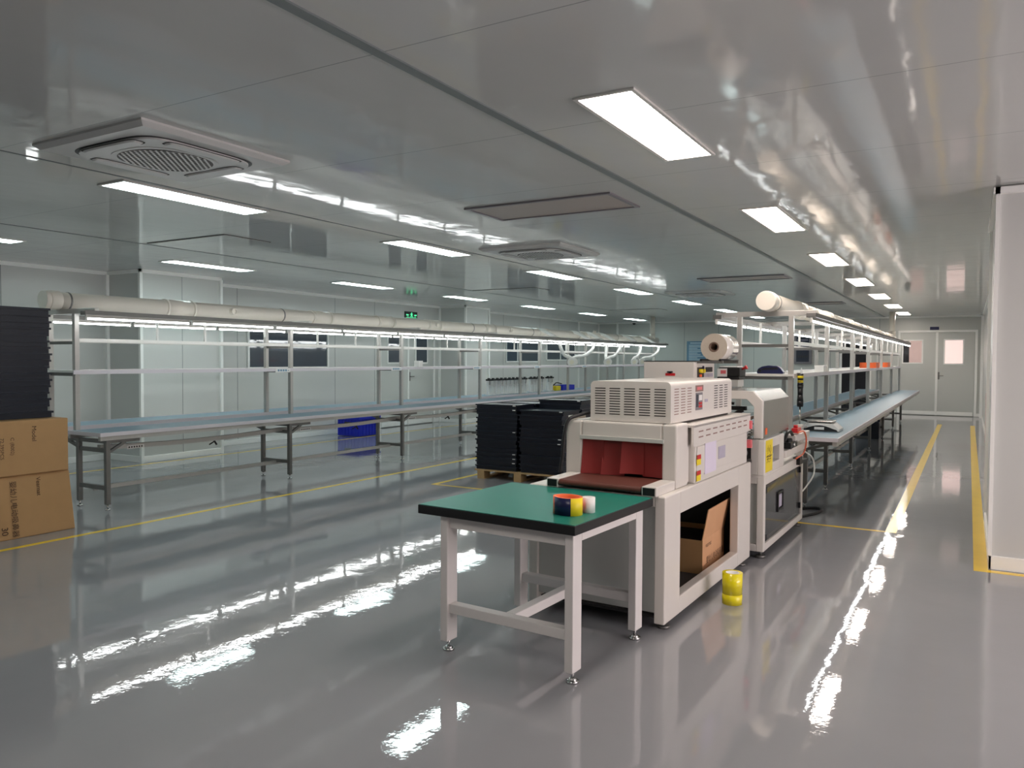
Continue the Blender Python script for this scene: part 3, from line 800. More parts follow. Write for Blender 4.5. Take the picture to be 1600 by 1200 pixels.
# mouth frame
x0, x1, y0, y1 = -.755, -.035, .27, .47
ox0, ox1, oz0, oz1 = -.645, -.125, .80, 1.025
b = MB(); b.box(x0, ox0, y0, y1, .752, 1.125); b.box(ox1, x1, y0, y1, .752, 1.125); b.box(ox0, ox1, y0, y1, oz1, 1.125); b.box(ox0, ox1, y0, y1, .752, .775)
b.build('mouth_frame', 'cream', t, bevel=.012)
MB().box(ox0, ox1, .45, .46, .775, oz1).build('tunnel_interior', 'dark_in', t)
MB().box(ox0 - .008, ox1 + .012, y0 - .012, y0, oz1 - .012, oz1 + .012).build('curtain_bar', 'wall_grey', t, bevel=.002)
nf = 4; fw = (ox1 - ox0) / nf
for k in range(nf):   # hanging curtain flaps, each gently bowed
    v = []; f = []
    nz, ny = 8, 5
    a0 = ox0 + k * fw + .003; a1 = a0 + fw + .012 * (k < nf - 1)
    zb = .802 + (.018 if k == 2 else (.006 if k == 3 else 0))
    for i in range(nz + 1):
        z = oz1 - .008 - (oz1 - .008 - zb) * i / nz
        for j in range(ny + 1):
            u = j / ny
            y = y0 + .012 + .012 * (k % 2) - .030 * (i / nz) ** 1.5 * (1 - u if k != 3 else u * .7) + .012 * math.sin(u * PI)
            v.append((a0 + (a1 - a0) * u, y, z))
    n2 = (nz + 1) * (ny + 1)
    vb = [(p[0], p[1] + .003, p[2]) for p in v]
    for i in range(nz):
        for j in range(ny):
            q = i * (ny + 1) + j
            f.append((q, q + 1, q + ny + 2, q + ny + 1)); f.append((n2 + q, n2 + q + ny + 1, n2 + q + ny + 2, n2 + q + 1))
    mm = MB(); mm.add(v + vb, f, 0, True); mm.build('curtain_strip', 'red_curtain', t)
# body behind the mouth
b = MB(); b.box(-.80, -.012, .53, 1.70, .752, 1.098); b.box(-.74, -.05, .47, .53, .76, 1.09)
b.build('tunnel_body', 'cream', t, bevel=.008)
b = MB(); b.box(-.014, .002, .46, 1.73, .985, 1.108); b.box(-.80, .002, .46, 1.73, 1.098, 1.112)
for i in range(2):
    for k in range(8): b.box(.002, .0032, .55 + k * .142, .55 + k * .142 + .085, 1.030 + i * .034, 1.038 + i * .034, 1)
b.build('vent_cover', ['cream', 'slot_soft'], t, bevel=.0)
s = MB(); s.box(-.012, -.0075, .555, 1.66, .80, .975); s.build('side_panel', 'cream', t, bevel=.002)
pp = MB().box(-.0075, -.005, .70, .93, .79, .985).build('paper_sheet', 'paper', t)
MB().box(-.0075, -.005, .98, 1.13, .855, .935).build('rating_plate', 'grey_label', t)
for z0 in (.765, .862):
    st = MB().box(-.0075, -.005, .545, .62, z0, z0 + .062, 0).box(-.0075, -.0046, .545, .62, z0 + .036, z0 + .062, 1)
    st.build('warning_sticker', ['yellow_pl', 'red'], t)
for z0 in (.86, 1.0):
    MB().box(-.02, .018, 1.70, 1.735, z0, z0 + .06).build('terminal_guard', 'pink', t, bevel=.004)
# upper box
X0, X1, Y0b, Y1b, Z0, Z1 = -.60, -.085, .30, 1.54, 1.128, 1.370
b = MB()
rr = .028
pr = [(X0, Z0), (X1, Z0)]
for k in range(6): g = k / 5 * PI / 2; pr.append((X1 - rr + rr * math.cos(g), Z1 - rr + rr * math.sin(g)))
for k in range(6): g = PI / 2 + k / 5 * PI / 2; pr.append((X0 + rr + rr * math.cos(g), Z1 - rr + rr * math.sin(g)))
b.prism(pr, 'y', Y0b, Y1b, 0)
for c in range(5):
    for r in range(11):
        a = X0 + .03 + c * .096
        b.box(a, a + .07, Y0b - .0008, Y0b + .001, Z0 + .040 + r * .0155, Z0 + .046 + r * .0155, 1)
for c in range(3):
    for r in range(10):
        for base in (.36, 1.13):
            a = base + c * .115
            b.box(X1 - .001, X1 + .0008, a, a + .075, Z0 + .048 + r * .0165, Z0 + .0535 + r * .0165, 2 if base < 1 else 1)
MB().box(X0 + .02, X1 - .02, Y0b + .02, Y1b - .02, 1.112, 1.13).build('heater_gap_shade', 'slot', t)  # dark strip stands in for the shade under the heater overhang
bx = b.build('heater_box', ['cream', 'slot', 'slot_soft'], t)
cp = MB().box(X1, X1 + .003, .745, .875, Z0 + .055, Z0 + .165).build('control_panel', 'panel_grey', t)
MB().box(X1 + .003, X1 + .005, .752, .785, Z0 + .075, Z0 + .155, 0).build('display', 'lcd', cp)
m = MB()
for i in range(2):
    for k in range(2): m.box(X1 + .003, X1 + .0055, .80 + k * .035, .826 + k * .035, Z0 + .07 + i * .02, Z0 + .084 + i * .02)
m.build('button', 'red', cp)
MB().box(X1 + .003, X1 + .005, .80, .862, Z0 + .115, Z0 + .15).build('meter', 'white_pl', cp)
nm = MB().box(X1, X1 + .0025, .74, .89, Z0 + .172, Z0 + .212).build('name_plate', 'slot_soft', t)
MB().box(X1 + .0025, X1 + .003, .765, .865, Z0 + .182, Z0 + .202).build('plate_print', 'pink', nm)
MB().box(X1, X1 + .003, .925, .985, Z0 + .10, Z0 + .118).build('badge', 'grey_label', t)
# infeed conveyor
c = MB(); n = 14
y_a, y_b, r_ = -.02, .30, .018
pts = [(y_b, .792 + .0), (y_a + 0, .792)]
loop = [(y_b, .800), (y_a, .800)]
for k in range(9): g = PI / 2 + k / 8 * PI; loop.append((y_a + r_ * math.cos(g), .782 + r_ * math.sin(g)))
loop += [(y_b, .764)]
c.prism(loop, 'x', ox0 + .005, ox1 - .005, 0)
c.build('conveyor_belt', 'belt', t)
for (a0, a1) in ((ox0 - .075, ox0 + .0), (ox1 - .0, ox1 + .085)):
    e = MB().box(a0, a1, -.035, .26, .752, .805).build('conveyor_end', 'cream', t, bevel=.004)
    MB().box(a0 + .008, a1 - .008, -.038, -.035, .758, .799).build('end_opening', 'black_pl', e)
MB().cyl((ox0 - .0, -.025, .778), (ox1 + .0, -.025, .778), .012, 14).build('roller', 'black_pl', t)
# black cable over the left shoulder
cb = smooth_path([(-.62, .36, 1.175), (-.68, .30, 1.155), (-.725, .245, 1.125), (-.742, .225, 1.03), (-.752, .22, .90), (-.765, .215, .80)], 8)
MB().tube(cb, .011, 10).build('cable', 'black_pl', t)
MB().cyl((-.755, .31, 1.135), (-.655, .34, 1.15), .014, 12).build('cable_gland', 'pvc', t)

# carton inside the tunnel base
t = thing('carton', (-1.50, 5.065, .075), 'open kraft carton with raised flap inside the tunnel base', 'carton')
w, d, h = .38, .53, .225
b = MB(); k = .006
b.box(-w, 0, 0, k, 0, h, 1); b.box(-w, 0, d - k, d, 0, h, 1); b.box(-w, -w + k, k, d - k, 0, h, 1); b.box(-k, 0, k, d - k, 0, h, 0); b.box(-w + k, -k, k, d - k, 0, .01, 1)
b.build('box_walls', ['card_lit', 'card'], t)
fl = MB(); fl.add([(0, 0, h), (0, d, h), (.045, d - .02, h + .215), (.045, -.018, h + .215), (-.006, 0, h), (-.006, d, h), (.039, d - .02, h + .215), (.039, -.018, h + .215)],
    [(0, 1, 2, 3), (7, 6, 5, 4), (0, 4, 5, 1), (1, 5, 6, 2), (2, 6, 7, 3), (3, 7, 4, 0)])
fl.build('flap', 'card_lit', t)
MB().box(-w + .01, -.01, .01, d - .01, .17, .19).build('black_interior', 'black_pl', t)  # flat black sheet makes the inside of the open carton black
lettering('printing', 'vearnat', (.0, .07, .165), (0, 1, 0), (0, 0, 1), .045, 'ink', t)
lettering('printing', '婴幼儿电动吸鼻器', (.0, .09, .055), (0, 1, 0), (0, 0, 1), .052, 'ink', t)

# ------------------------------------------------------------------ L-bar sealing machine
t = thing('sealing_machine', (-1.30, 5.95, 0), 'cream sealing machine with stainless hood between shrink tunnel and workbench', 'machine', rz=math.radians(-.7))
b = MB(); SW, SD = .92, 1.48
for (a, c_) in ((-.055, 0), (-SW, -SW + .055)):
    b.box(a, c_, 0, .055, .06, .62); b.box(a, c_, SD - .055, SD, .06, .62); b.box(a, c_, .055, SD - .055, .06, .115); b.box(a, c_, .055, SD - .055, .56, .62)
b.box(-SW + .055, -.055, 0, .05, .06, .115); b.box(-SW + .055, -.055, 0, .05, .57, .62); b.box(-SW + .055, -.055, SD - .05, SD, .06, .62)
b.box(-SW, 0, 0, SD, .615, .64)
b.build('base_frame', 'cream', t, bevel=.005)
MB().box(-SW + .055, -.055, .02, .03, .115, .57).box(-SW + .01, -SW + .02, .05, SD - .05, .115, .57).build('side_panel', 'wall_grey', t)
MB().box(-SW + .02, -.055, .05, SD - .05, .09, .1).build('bottom_shelf', 'dark_in', t)
dr = MB().box(-.022, -.014, .057, SD - .057, .117, .558).build('smoked_door', 'smoke_clear', t)
hp = MB()
for (a0, a1, z0, z1) in ((.50, .70, .28, .30), (.50, .70, .42, .44), (.50, .525, .29, .43), (.675, .70, .29, .43)): hp.box(-.014, -.002, a0, a1, z0, z1)
hp.build('pull_handle', 'black_pl', dr, bevel=.004)
MB().box(-.014, -.01, .54, .66, .31, .41).build('handle_recess', 'grey_label', dr)
for (y, z) in ((.075, .52), (.075, .16), (1.37, .52), (1.37, .2)):
    MB().box(-.016, .002, y - .012, y + .012, z - .025, z + .025).build('hinge', 'black_pl', dr)
MB().tube(smooth_path([(-.10, 1.38, .57), (-.10, 1.1, .53), (-.10, .8, .46), (-.10, .4, .43), (-.10, .06, .425)], 6), .013, 8).build('yellow_hose', 'yellow_pl', t)
for (fx, fy) in ((-.04, .08), (-.04, SD - .06), (-SW + .04, .08), (-SW + .04, SD - .06)):
    MB().cyl((fx, fy, 0), (fx, fy, .02), .036, 18).cyl((fx, fy, .02), (fx, fy, .062), .012, 10).build('levelling_foot', 'alu_dark', t)
# upper side plate with cut-out
b = MB(); b.box(-.05, 0, -.01, .27, .64, .905); b.box(-.05, 0, .27, .50, .64, .71); b.box(-.05, 0, .27, .50, .83, .905); b.box(-.05, 0, .50, .66, .64, .905)
b.box(-.10, -.05, -.01, .05, .64, .905)
up = b.build('side_plate', 'cream', t, bevel=.004)
lb = MB().box(0, .0015, .03, .25, .655, .895).build('caution_label', 'yellow_pl', up)
lettering('caution_print', '小心\n夹手', (.0015, .06, .80), (0, 1, 0), (0, 0, 1), .07, 'ink', up)
MB().box(.0015, .0022, .05, .23, .770, .775).build('label_rule', 'ink', up)
MB().box(-SW, -.10, -.01, .03, .64, .72).build('front_sill', 'cream', t, bevel=.004)
# hood: cream arch frame in front of a stainless cover
def arch(inset):
    L_, R_, T_, B_, ch = -.93 + inset, -.018 - inset, 1.268 - inset, .915, .072 - inset * .3
    return [(R_, B_), (R_, T_ - ch), (R_ - ch, T_), (L_ + ch, T_), (L_, T_ - ch), (L_, B_)]
o_, i_ = arch(0), arch(.062)
b = MB(); v = [(x, -.02, z) for x, z in o_] + [(x, -.02, z) for x, z in i_] + [(x, .03, z) for x, z in o_] + [(x, .03, z) for x, z in i_]
f = []
for k in range(5):
    f += [(k, k + 1, 7 + k, 6 + k), (12 + k, 18 + k, 19 + k, 13 + k), (k, 12 + k, 13 + k, k + 1), (6 + k, 7 + k, 19 + k, 18 + k)]
f += [(0, 6, 18, 12), (5, 17, 23, 11)]
b.add(v, f); b.build('hood_frame', 'cream', t, bevel=.004)
o_, i_ = arch(.004), arch(.010)
b = MB(); v = [(x, .03, z) for x, z in o_] + [(x, .03, z) for x, z in i_] + [(x, .93, z) for x, z in o_] + [(x, .93, z) for x, z in i_]
b.add(v, f); b.build('stainless_hood', 'steel', t)
MB().box(.0, .001, .10, .16, .935, .985, 0).build('hazard_sticker', 'orange', t, loc=(-.021, 0, 0))
# sealing arms, springs, rails inside the hood
b = MB(); b.bar((-.60, .12, 1.13), (-.17, .12, 1.13), .035, .03); b.bar((-.19, .10, 1.12), (-.36, .05, 1.02), .03, .03); b.bar((-.48, .10, 1.20), (-.26, .10, 1.165), .02, .02)
b.bar((-.58, .14, 1.08), (-.30, .14, 1.08), .05, .05); b.box(-.40, -.28, .06, .20, .99, 1.06)
b.build('sealing_arm', 'black_pl', t)
MB().bar((-.34, .06, .945), (-.10, .06, 1.07), .07, .02).build('guide_plate', 'core', t)
MB().bar((-.36, .03, .915), (-.10, .03, 1.02), .05, .012).build('guide_rail', 'steel', t)
sp = MB()
for q in range(3):
    pts = []
    for k in range(61):
        g = k / 60 * 2 * PI * 6
        pts.append((-.22 + q * .045 + .014 * math.cos(g), .08 + .014 * math.sin(g), .86 + .13 * k / 60))
    sp.tube(pts, .003, 5)
sp.build('spring', 'chrome', t)
b = MB(); b.box(-.30, -.09, .0, .30, .64, .845); b.build('drive_block', 'dark_in', t, bevel=.01)
MB().cyl((-.16, -.015, .80), (-.16, .05, .80), .035, 16).cyl((-.11, -.01, .74), (-.11, .05, .74), .02, 12).build('pulley', 'alu_dark', t)
# table beam and outfeed parts towards the bench
MB().box(-.05, .02, .66, 1.62, .70, .76).box(-.05, .0, 1.40, 1.475, .62, .92).build('outfeed_beam', 'cream', t, bevel=.004)
MB().box(-.06, .03, .98, 1.60, .80, .86).build('outfeed_plate', 'cream', t, bevel=.004)
b = MB(); b.cyl((-.02, .85, .80), (.02, .85, .80), .05, 18); b.box(-.04, .03, .78, 1.05, .765, .815); b.tube(smooth_path([(-.01, .72, .83), (0, .78, .895), (.0, .90, .90), (.0, 1.0, .86)], 6), .014, 8)
b.build('air_valve', 'black_pl', t)
MB().cyl((.02, .93, .79), (.034, .93, .79), .018, 14).build('gauge', 'chrome', t)
MB().box(-.02, .03, 1.05, 1.2, .875, .915).cyl((.0, 1.12, .915), (.0, 1.12, .94), .018, 12).build('red_valve', 'red', t)
MB().bar((.0, 1.0, .888), (.0, 1.62, .888), .008, .008).build('push_rod', 'steel', t)
loop = [(.03, 1.0, .66)]
for k in range(11):
    g = -PI / 2 + k / 10 * PI * 1.02; loop.append((.035, 1.22 + .20 * math.cos(g), .775 + .105 * math.sin(g)))
loop.append((.03, 1.05, .88))
MB().tube(smooth_path(loop, 4), .007, 8).build('orange_air_tube', 'orange_tube', t)
MB().box(-.03, .03, 1.17, 1.3, .585, .65).box(-.02, .02, 1.30, 1.62, .580, .60).build('hand_crank', 'black_pl', t, bevel=.004)
MB().tube(smooth_path([(.01, 1.42, .69), (.06, 1.60, .60), (.07, 1.62, .46), (.03, 1.52, .36), (.0, 1.44, .31)], 8), .007, 8).build('white_hose', 'hose', t)
# control cabinet on top
cx0, cx1, cy0, cy1, cz0, cz1 = -.965, -.545, .0, .53, 1.268, 1.487
cab = MB().box(cx0, cx1, cy0, cy1, cz0, cz1).build('control_cabinet', 'cream', t, bevel=.008)
MB().box(cx0 + .0, cx1 - .0, cy0, cy1, cz1, cz1 + .006).build('cabinet_lid', 'black_pl', cab)
MB().box(cx0 + .185, cx0 + .265, cy0 - .004, cy0, cz0 + .107, cz0 + .127).build('red_plate', 'red', cab)
MB().box(cx0 + .205, cx0 + .245, cy0 - .02, cy0, cz0 + .132, cz0 + .142).box(cx0 + .215, cx0 + .235, cy0 - .012, cy0, cz0 + .127, cz0 + .133).build('latch', 'black_pl', cab)
pn = MB().box(cx1, cx1 + .003, cy0 + .05, cy1 - .05, cz0 + .09, cz1 - .03).build('switch_panel', 'cream', cab)
MB().box(cx1 + .003, cx1 + .005, cy0 + .06, cy0 + .23, cz0 + .095, cz1 - .045).build('switch_plate', 'slot', pn)
for q in (.11, .18): MB().cyl((cx1 + .005, cy0 + q, cz0 + .145), (cx1 + .03, cy0 + q, cz0 + .145), .016, 14).build('yellow_knob', 'yellow_pl', pn)
MB().cyl((cx1 + .005, cy0 + .12, cz0 + .108), (cx1 + .02, cy0 + .12, cz0 + .108), .012, 14).build('amber_button', 'orange', pn)
MB().box(cx1 + .003, cx1 + .005, cy0 + .27, cy1 - .07, cz0 + .135, cz0 + .175).build('readout', 'slot', pn)
for k in range(6): MB().box(cx1 + .003, cx1 + .006, cy0 + .245 + k * .04, cy0 + .268 + k * .04, cz0 + .095, cz0 + .125).build('switch', 'grey_label', pn)
MB().ring((cx1 + .006, cy0 + .20, cz0 + .165), (1, 0, 0), .022, .016, .006, 18).build('padlock', 'navy', pn)
# film cradle rollers
for q in (-.51, -.36): MB().cyl((q, .05, 1.500), (q, .56, 1.500), .010, 14).build('cradle_roller', 'black_pl', t)
for q in (.06, .50): MB().box(-.545, -.34, q, q + .02, 1.474, 1.494).build('cradle_bracket', 'alu_dark', t)

t = thing('film_roll', (-1.735, 6.10, 1.603), 'clear plastic film roll lying on top of the sealing machine', 'film roll')
MB().ring((0, 0, 0), (0, 1, 0), .106, .040, .36, 48, 0, 1, 1).build('film', ['film', 'film_end'], t)
MB().ring((0, -.004, 0), (0, 1, 0), .040, .030, .368, 32).build('core', 'core', t)
MB().cyl((0, .14, 0), (0, .15, 0), .030, 24).build('core_plug', 'black_pl', t)

t = thing('label_printer', (-1.835, 6.66, 1.274), 'black box with white label and red handle on the sealing machine', 'printer')
MB().box(-.02, .15, 0, .2, 0, .06).build('stand', 'wall_grey', t, bevel=.004)
MB().box(-.03, .16, .0, .22, .06, .085).box(-.02, .16, .01, .22, .085, .165).build('body', 'black_pl', t, bevel=.008)
MB().box(-.01, .14, .02, .2, .165, .174).build('lid', 'white_pl', t, bevel=.003)
lp = MB().box(-.028, .055, .006, .010, .075, .155).build('white_label', 'white_pl', t)
MB().box(.0, .045, .004, .006, .11, .14).build('label_print', 'pink', lp)
MB().cyl((.155, .1, .15), (.19, .1, .165), .010, 12).cyl((.185, .1, .162), (.20, .1, .17), .017, 12).build('red_handle', 'red', t)

# black cable on the floor behind the sealer
pts = [(-1.40, 7.62, .02), (-1.34, 7.78, .014), (-1.255, 8.02, .014), (-1.235, 8.22, .014), (-1.31, 8.28, .014), (-1.42, 8.18, .014), (-1.52, 8.0, .014), (-1.58, 7.85, .014)]
o = MB().tube(smooth_path(pts, 8), .014, 10).build('rubber_cable', 'black_pl'); tag(o, 'black rubber cable looped on the floor behind the sealing machine', 'cable')

# ------------------------------------------------------------------ things on the machine-side bench
Z = .765
t = thing('weighing_scale', (-1.32, 8.55, Z + .003), 'grey bench weighing scale with black display on near end of workbench', 'scale')
prof = [(-.19, .0), (.19, .0), (.19, .025), (.125, .082), (-.125, .082), (-.19, .03)]
MB().prism(prof, 'y', .0, .30).build('body', 'white_pl', t, bevel=.006)
fp = [(-.175, .004), (.175, .004), (.165, .02)]
for k in range(9): g = k / 8; fp.append((.13 - .26 * g, .03 + .032 * math.sin(g * PI)))
fp.append((-.165, .02))
face = MB().prism(fp, 'y', -.004, .0).build('front_face', 'black_pl', t)
MB().box(-.05, .045, -.006, -.004, .018, .045).build('display', 'white_pl', face)
MB().box(-.11, .11, .02, .28, .082, .090).build('platform_base', 'slot', t)
MB().box(-.125, .125, .01, .29, .090, .106).build('platform', 'steel', t, bevel=.004)

t = thing('electric_screwdriver', (-1.425, 8.04, 0), 'black and yellow electric screwdriver hanging from the shelf edge over the weighing scale', 'screwdriver')
m = MB()
for (za, zb, ra, rb) in ((1.045, 1.06, .026, .031), (1.06, 1.10, .031, .031), (1.10, 1.16, .031, .025), (1.16, 1.22, .025, .026), (1.22, 1.255, .026, .030), (1.255, 1.285, .030, .027)):
    m.cyl((0, 0, za), (0, 0, zb), ra, 20, 0, rb)
m.build('grip', 'black_pl', t)
MB().cyl((0, 0, 1.285), (0, 0, 1.292), .029, 20).cyl((0, 0, 1.30), (0, 0, 1.305), .029, 20).cyl((0, 0, 1.325), (0, 0, 1.35), .0292, 20).build('yellow_band', 'yellow_pl', t)
MB().cyl((0, 0, 1.285), (0, 0, 1.37), .0275, 20).build('head', 'black_pl', t)
MB().cyl((0, 0, .815), (0, 0, 1.045), .007, 12).cyl((0, 0, .80), (0, 0, .83), .010, 12).build('bit', 'steel', t)
MB().bar((0, 0, 1.374), (-.03, 0, 1.374), .02, .008).bar((-.028, 0, 1.374), (-.028, 0, 1.34), .02, .006).build('hook', 'steel', t)

t = thing('tape_dispenser', (-1.705, 8.02, 1.367), 'dark blue rounded tape dispenser at near end of the shelf', 'tape dispenser')
body = [(-.125, .0), (.125, .0), (.128, .015), (.10, .055), (.07, .078), (-.02, .082), (-.08, .072), (-.118, .05), (-.13, .02)]
MB().prism(body, 'y', -.04, .05).build('body', 'navy', t, bevel=.012)
MB().prism([(-.09, .035), (.085, .045), (.07, .062), (-.06, .058)], 'y', -.044, -.04).build('side_grip', 'black_pl', t)
MB().cyl((-.10, -.045, .03), (-.10, -.035, .03), .016, 14).build('wheel', 'black_pl', t)

def small_box(name, loc, sz, mats, label, cat, lid=True):
    t = thing(name, loc, label, cat)
    MB().box(-sz[0] / 2, sz[0] / 2, -sz[1] / 2, sz[1] / 2, 0, sz[2] * .8).build('box_body', mats, t, bevel=.002)
    MB().box(-sz[0] / 2 - .003, sz[0] / 2 + .003, -sz[1] / 2 - .003, sz[1] / 2 + .003, sz[2] * .8, sz[2]).build('lid', mats, t, bevel=.002)
    return t
small_box('white_box', (-1.52, 9.86, 1.367), (.10, .22, .075), 'white_pl', 'white box on the machine-side shelf beside its second post', 'box')
t = thing('bottle', (-1.52, 8.62, 1.367), 'tiny white bottle on the machine-side shelf near its end', 'bottle')
MB().cyl((0, 0, 0), (0, 0, .03), .016, 14).cyl((0, 0, .03), (0, 0, .042), .016, 14, 0, .006).build('body', 'white_pl', t)
MB().cyl((0, 0, .042), (0, 0, .056), .006, 10).build('cap', 'white_pl', t)
for k, (y, lab) in enumerate(((15.95, 'orange parts bin on far stretch of machine-side shelf, nearer of two'), (18.3, 'orange parts bin on far stretch of machine-side shelf, farther of two'))):
    t = thing('parts_bin', (-1.60, y, 1.367), lab, 'bin', 'orange bins on the shelf')
    b = MB(); b.box(-.14, .14, -.3, .3, 0, .01); b.box(-.14, -.13, -.3, .3, .01, .1); b.box(.13, .14, -.3, .3, .01, .1); b.box(-.13, .13, -.3, -.29, .01, .1); b.box(-.13, .13, .29, .3, .01, .1)
    b.build('tub', 'orange', t)
    MB().box(-.12, .12, -.28, .28, .01, .07).build('contents', 'core', t)
t = thing('crate', (-1.65, 16.6, 0), 'black crate on floor under the far stretch of machine-side bench', 'crate')
MB().box(-.2, .2, -.3, .3, .0, .34).build('body', 'tray', t, bevel=.01)
MB().box(-.215, .215, -.315, .315, .34, .38).build('rim', 'tray', t, bevel=.006)

# ------------------------------------------------------------------ things on the window-side bench
small_box('white_box', (-7.72, 10.15, 1.367), (.09, .11, .10), 'white_pl', 'small white paper box on the window-side shelf', 'box')
sp0 = None
for k in range(16):
    y = 13.42 + .165 * k + (.12 if k > 9 else 0) + (.15 if k > 13 else 0)
    lab = 'white bottle stand with black head, %s from near end on window-side bench' % ORD[k]
    if sp0 is None:
        sp0 = thing('device_stand', (-8.42, y, Z + .003), lab, 'stand', 'white stands with black heads')
        MB().box(-.05, .05, -.055, .055, 0, .012).build('base', 'white_pl', sp0)
        MB().box(-.02, .02, -.056, -.036, .012, .29).box(-.02, .02, .036, .056, .012, .29).box(-.02, .02, -.036, .036, .18, .20).build('upright', 'white_pl', sp0)
        MB().box(-.04, .045, -.06, .06, .29, .325).cyl((.0, 0, .325), (.0, 0, .345), .03, 12).build('head', 'black_pl', sp0, bevel=.006)
    else: dup(sp0, (-8.42, y, Z + .003), lab)
t = thing('yellow_box', (-8.42, 16.35, Z + .003), 'small yellow box on window-side bench beside the white stands', 'box')
MB().box(-.1, .1, -.12, .12, 0, .11).build('body', 'yellow_pl', t, bevel=.004)
MB().tube(smooth_path([(0, -.1, .11), (.02, 0, .17), (0, .12, .18), (.03, .3, .15)], 5), .014, 8).build('wire_bundle', 'black_pl', t)
for k, (y, lab) in enumerate(((16.68, 'small blue parts bin on window-side bench, next to yellow box'), (17.02, 'small blue parts bin on window-side bench, farther from yellow box'))):
    t = thing('parts_bin', (-8.42, y, Z + .003), lab, 'bin', 'blue bins on the window-side bench')
    b = MB(); b.box(-.12, .12, -.15, .15, 0, .01); b.box(-.12, -.11, -.15, .15, .01, .12); b.box(.11, .12, -.15, .15, .01, .12); b.box(-.11, .11, -.15, -.14, .01, .12); b.box(-.11, .11, .14, .15, .01, .12)
    b.build('tub', 'blue_pl', t)
    MB().box(-.1, .1, -.13, .13, .01, .10).build('contents', 'black_pl', t)
# blue crate on the floor beyond the bench
def blue_crate(loc, label, rz=0.0):
    t = thing('blue_crate', loc, label, 'crate', rz=rz)
    w, d, h = .27, .30, .38
    b = MB()
    b.box(-w, w, -d, -d + .02, .01, h); b.box(-w, w, d - .02, d, .01, h); b.box(-w, -w + .02, -d + .02, d - .02, .01, h); b.box(w - .02, w, -d + .02, d - .02, .01, h); b.box(-w + .02, w - .02, -d + .02, d - .02, .01, .03)
    for k in range(7):
        a = -w + .02 + k * (2 * w - .06) / 6
        b.box(a, a + .02, -d - .012, -d, .02, h - .06)
        a = -d + .02 + k * (2 * d - .06) / 6
        b.box(w, w + .012, a, a + .02, .02, h - .06)
    b.build('shell', 'blue_pl', t)
    r = MB(); r.box(-w - .02, w + .02, -d - .02, -d, h - .05, h); r.box(-w - .02, w + .02, d, d + .02, h - .05, h); r.box(-w - .02, -w, -d, d, h - .05, h); r.box(w, w + .02, -d, d, h - .05, h)
    r.build('rim', 'blue_pl', t, bevel=.004)
    for s in (-1, 1): MB().box(-.08, .08, s * (d + .012) - .01, s * (d + .012) + .01, h - .15, h - .10).build('hand_hole', 'slot', t)
blue_crate((-10.28, 11.60, 0), 'blue plastic crate on the floor seen under the window-side bench')

# ------------------------------------------------------------------ pallet of trays
PX, PY = -4.73, 8.72
t = thing('pallet', (PX, PY, 0), 'wooden pallet under the black trays in the middle of the room', 'pallet')
for x in (-.58, -.05, .48): MB().box(x, x + .1, -.52, .52, 0, .022).build('bottom_board', 'wood', t)
m = MB()
for x in (-.58, -.05, .48):
    for y in (-.52, -.07, .38): MB().box(x, x + .1, y, y + .14, .022, .1).build('block', 'wood', t)
for k in range(6): MB().box(-.62, .62, -.52 + k * .19, -.52 + k * .19 + .09, .1, .12).build('deck_board', 'wood', t)

def tray_mesh(w, d, h):
    b = MB()
    b.box(-w / 2 + .012, w / 2 - .012, -d / 2 + .012, d / 2 - .012, 0, h - .016)
    b.box(-w / 2 + .02, w / 2 - .02, -d / 2 + .02, d / 2 - .02, h - .016, h - .006)
    r = MB(); b0, b = b, r
    b.box(-w / 2, w / 2, -d / 2, -d / 2 + .02, h - .018, h); b.box(-w / 2, w / 2, d / 2 - .02, d / 2, h - .018, h)
    b.box(-w / 2, -w / 2 + .02, -d / 2 + .02, d / 2 - .02, h - .018, h); b.box(w / 2 - .02, w / 2, -d / 2 + .02, d / 2 - .02, h - .018, h)
    return b0, r
def tray_stack(x, y, z0, n, w, d, h, where, group, jit=.012, rz0=0.0):
    proto = None
    for k in range(n):
        lab = 'black tray, %s from bottom of %s' % (ORD[k], where)
        jx, jy, jr = random.uniform(-jit, jit), random.uniform(-jit, jit), random.uniform(-.012, .012)
        if proto is None:
            proto = thing('tray', (x + jx, y + jy, z0), lab, 'tray', group, rz=rz0 + jr)
            tb, tr_ = tray_mesh(w, d, h - .0006); tb.build('tray_body', 'tray', proto); tr_.build('tray_rim', 'tray', proto)
        else:
            q = dup(proto, (x + jx, y + jy, z0 + k * h), lab, rz=rz0 + jr)
            if 'pallet' in where and (k == n - 1 or random.random() < .16):
                c = MB(); c.box(w / 2 - .06, w / 2 - .02, -d / 2 - .0015, -d / 2, h - .014, h - .004); c.build('corner_tag', 'white_pl', q)
hh = .0545
tray_stack(PX - .31, 8.44, .12, 15, .60, .46, hh, 'the front stack on the pallet nearer the windows', 'trays on the pallet')
tray_stack(PX + .315, 8.44, .12, 14, .60, .46, hh, 'the front stack on the pallet nearer the machine', 'trays on the pallet')
tray_stack(PX - .31, 8.93, .12, 15, .60, .46, hh, 'the back stack on the pallet nearer the windows', 'trays on the pallet')
tray_stack(PX + .315, 8.93, .12, 16, .60, .46, hh, 'the back stack on the pallet nearer the machine', 'trays on the pallet')

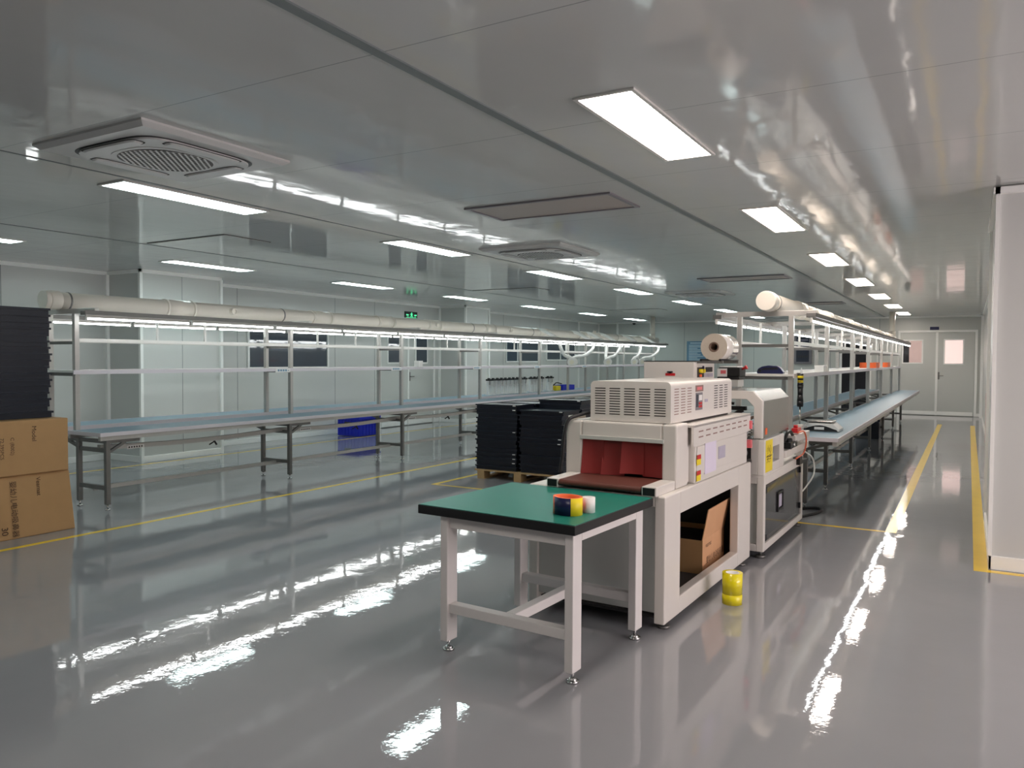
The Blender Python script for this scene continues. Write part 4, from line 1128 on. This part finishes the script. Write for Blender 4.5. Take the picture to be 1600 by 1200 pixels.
# ------------------------------------------------------------------ cartons and trays by the end of the window-side bench
def big_carton(loc, w, d, h, label, lean=0.0):
    t = thing('carton', loc, label, 'carton', 'kraft cartons')
    b = MB(); l = lean
    v = [(-w, -d, 0), (l, -d, 0), (l, l * .4, 0), (-w, 0, 0), (-w, -d, h), (0, -d, h), (0, 0, h), (-w, 0, h)]
    b.add(v, [(0, 3, 2, 1), (4, 5, 6, 7), (0, 1, 5, 4), (1, 2, 6, 5), (2, 3, 7, 6), (3, 0, 4, 7)])
    b.build('box_body', 'card', t, bevel=.008)
    MB().box(-w / 2 - .03, -w / 2 + .03, -d + .01, -.01, h, h + .0015).build('sealing_tape', 'core', t)
    return t
c1 = big_carton((-6.79, 3.90, 0), .62, 1.35, .515, 'kraft carton standing on the floor under another carton, lower of two', lean=.05)
lettering('printing', '婴幼儿电动吸鼻器', (.006, -.495, .475), (.097, 0, -1), (0, 1, 0), .058, 'ink', c1, lift=.004)
lettering('printing', 'Vearnat', (.003, -.285, .485), (.097, 0, -1), (0, 1, 0), .05, 'ink', c1, lift=.004)
lettering('printing', '30', (.040, -.58, .11), (.097, 0, -1), (0, 1, 0), .07, 'ink', c1, lift=.004)
c2 = big_carton((-6.77, 3.885, .517), .62, 1.32, .455, 'kraft carton beneath the tall black tray stack, upper of two cartons')
lettering('printing', 'Model', (.001, -.305, .405), (0, 0, -1), (0, 1, 0), .052, 'ink', c2)
lettering('printing', 'C (B002)', (.001, -.475, .32), (0, 0, -1), (0, 1, 0), .040, 'ink', c2)
lettering('printing', '72,395PCS', (.001, -.555, .32), (0, 0, -1), (0, 1, 0), .040, 'ink', c2)
tray_stack(-7.15, 3.46, .976, 17, .50, .72, .0557, 'the tall stack on the kraft cartons', 'trays stacked on the cartons', jit=.022)
tray_stack(-7.15, 2.73, .976, 17, .50, .70, .0557, 'the stack on the cartons farther from the bench', 'trays stacked on the cartons', jit=.022)

# ------------------------------------------------------------------ world, camera, colour
w = bpy.data.worlds.new('World'); SC.world = w; w.use_nodes = True
w.node_tree.nodes['Background'].inputs['Color'].default_value = (.6, .65, .7, 1)
w.node_tree.nodes['Background'].inputs['Strength'].default_value = .0

f_px, vx, vy, roll, hc = 1215.6, 1513.65, 564.53, .0233, 1.5
dy = Vector((vx - 800, 600 - vy, f_px)).normalized()
up = Vector((math.sin(roll), math.cos(roll), 0)); up = (up - dy * up.dot(dy)).normalized()
dx = up.cross(dy)
# rows dx, dy, up are the world axes written in the camera's (right, up, forward) frame
right = Vector((dx[0], dy[0], up[0])); cup = Vector((dx[1], dy[1], up[1])); fwd = Vector((dx[2], dy[2], up[2]))
cam_d = bpy.data.cameras.new('camera'); cam = bpy.data.objects.new('camera', cam_d); COL.objects.link(cam)
cam_d.sensor_fit = 'HORIZONTAL'; cam_d.sensor_width = 36.0; cam_d.lens = f_px / 1600 * 36.0
cam_d.clip_start = .05; cam_d.clip_end = 100
mw = Matrix.Identity(4)
for i in range(3):
    mw[i][0] = right[i]; mw[i][1] = cup[i]; mw[i][2] = -fwd[i]
mw[2][3] = hc
cam.matrix_world = mw
SC.camera = cam

SC.view_settings.view_transform = 'Standard'
SC.view_settings.look = 'None'
SC.view_settings.exposure = 1.24
SC.view_settings.gamma = 1.0
SC.view_settings.use_curve_mapping = False
SC.cycles.use_denoising = True
SC.cycles.max_bounces = 10
SC.cycles.diffuse_bounces = 6
SC.cycles.glossy_bounces = 6
SC.cycles.sample_clamp_indirect = 6.0
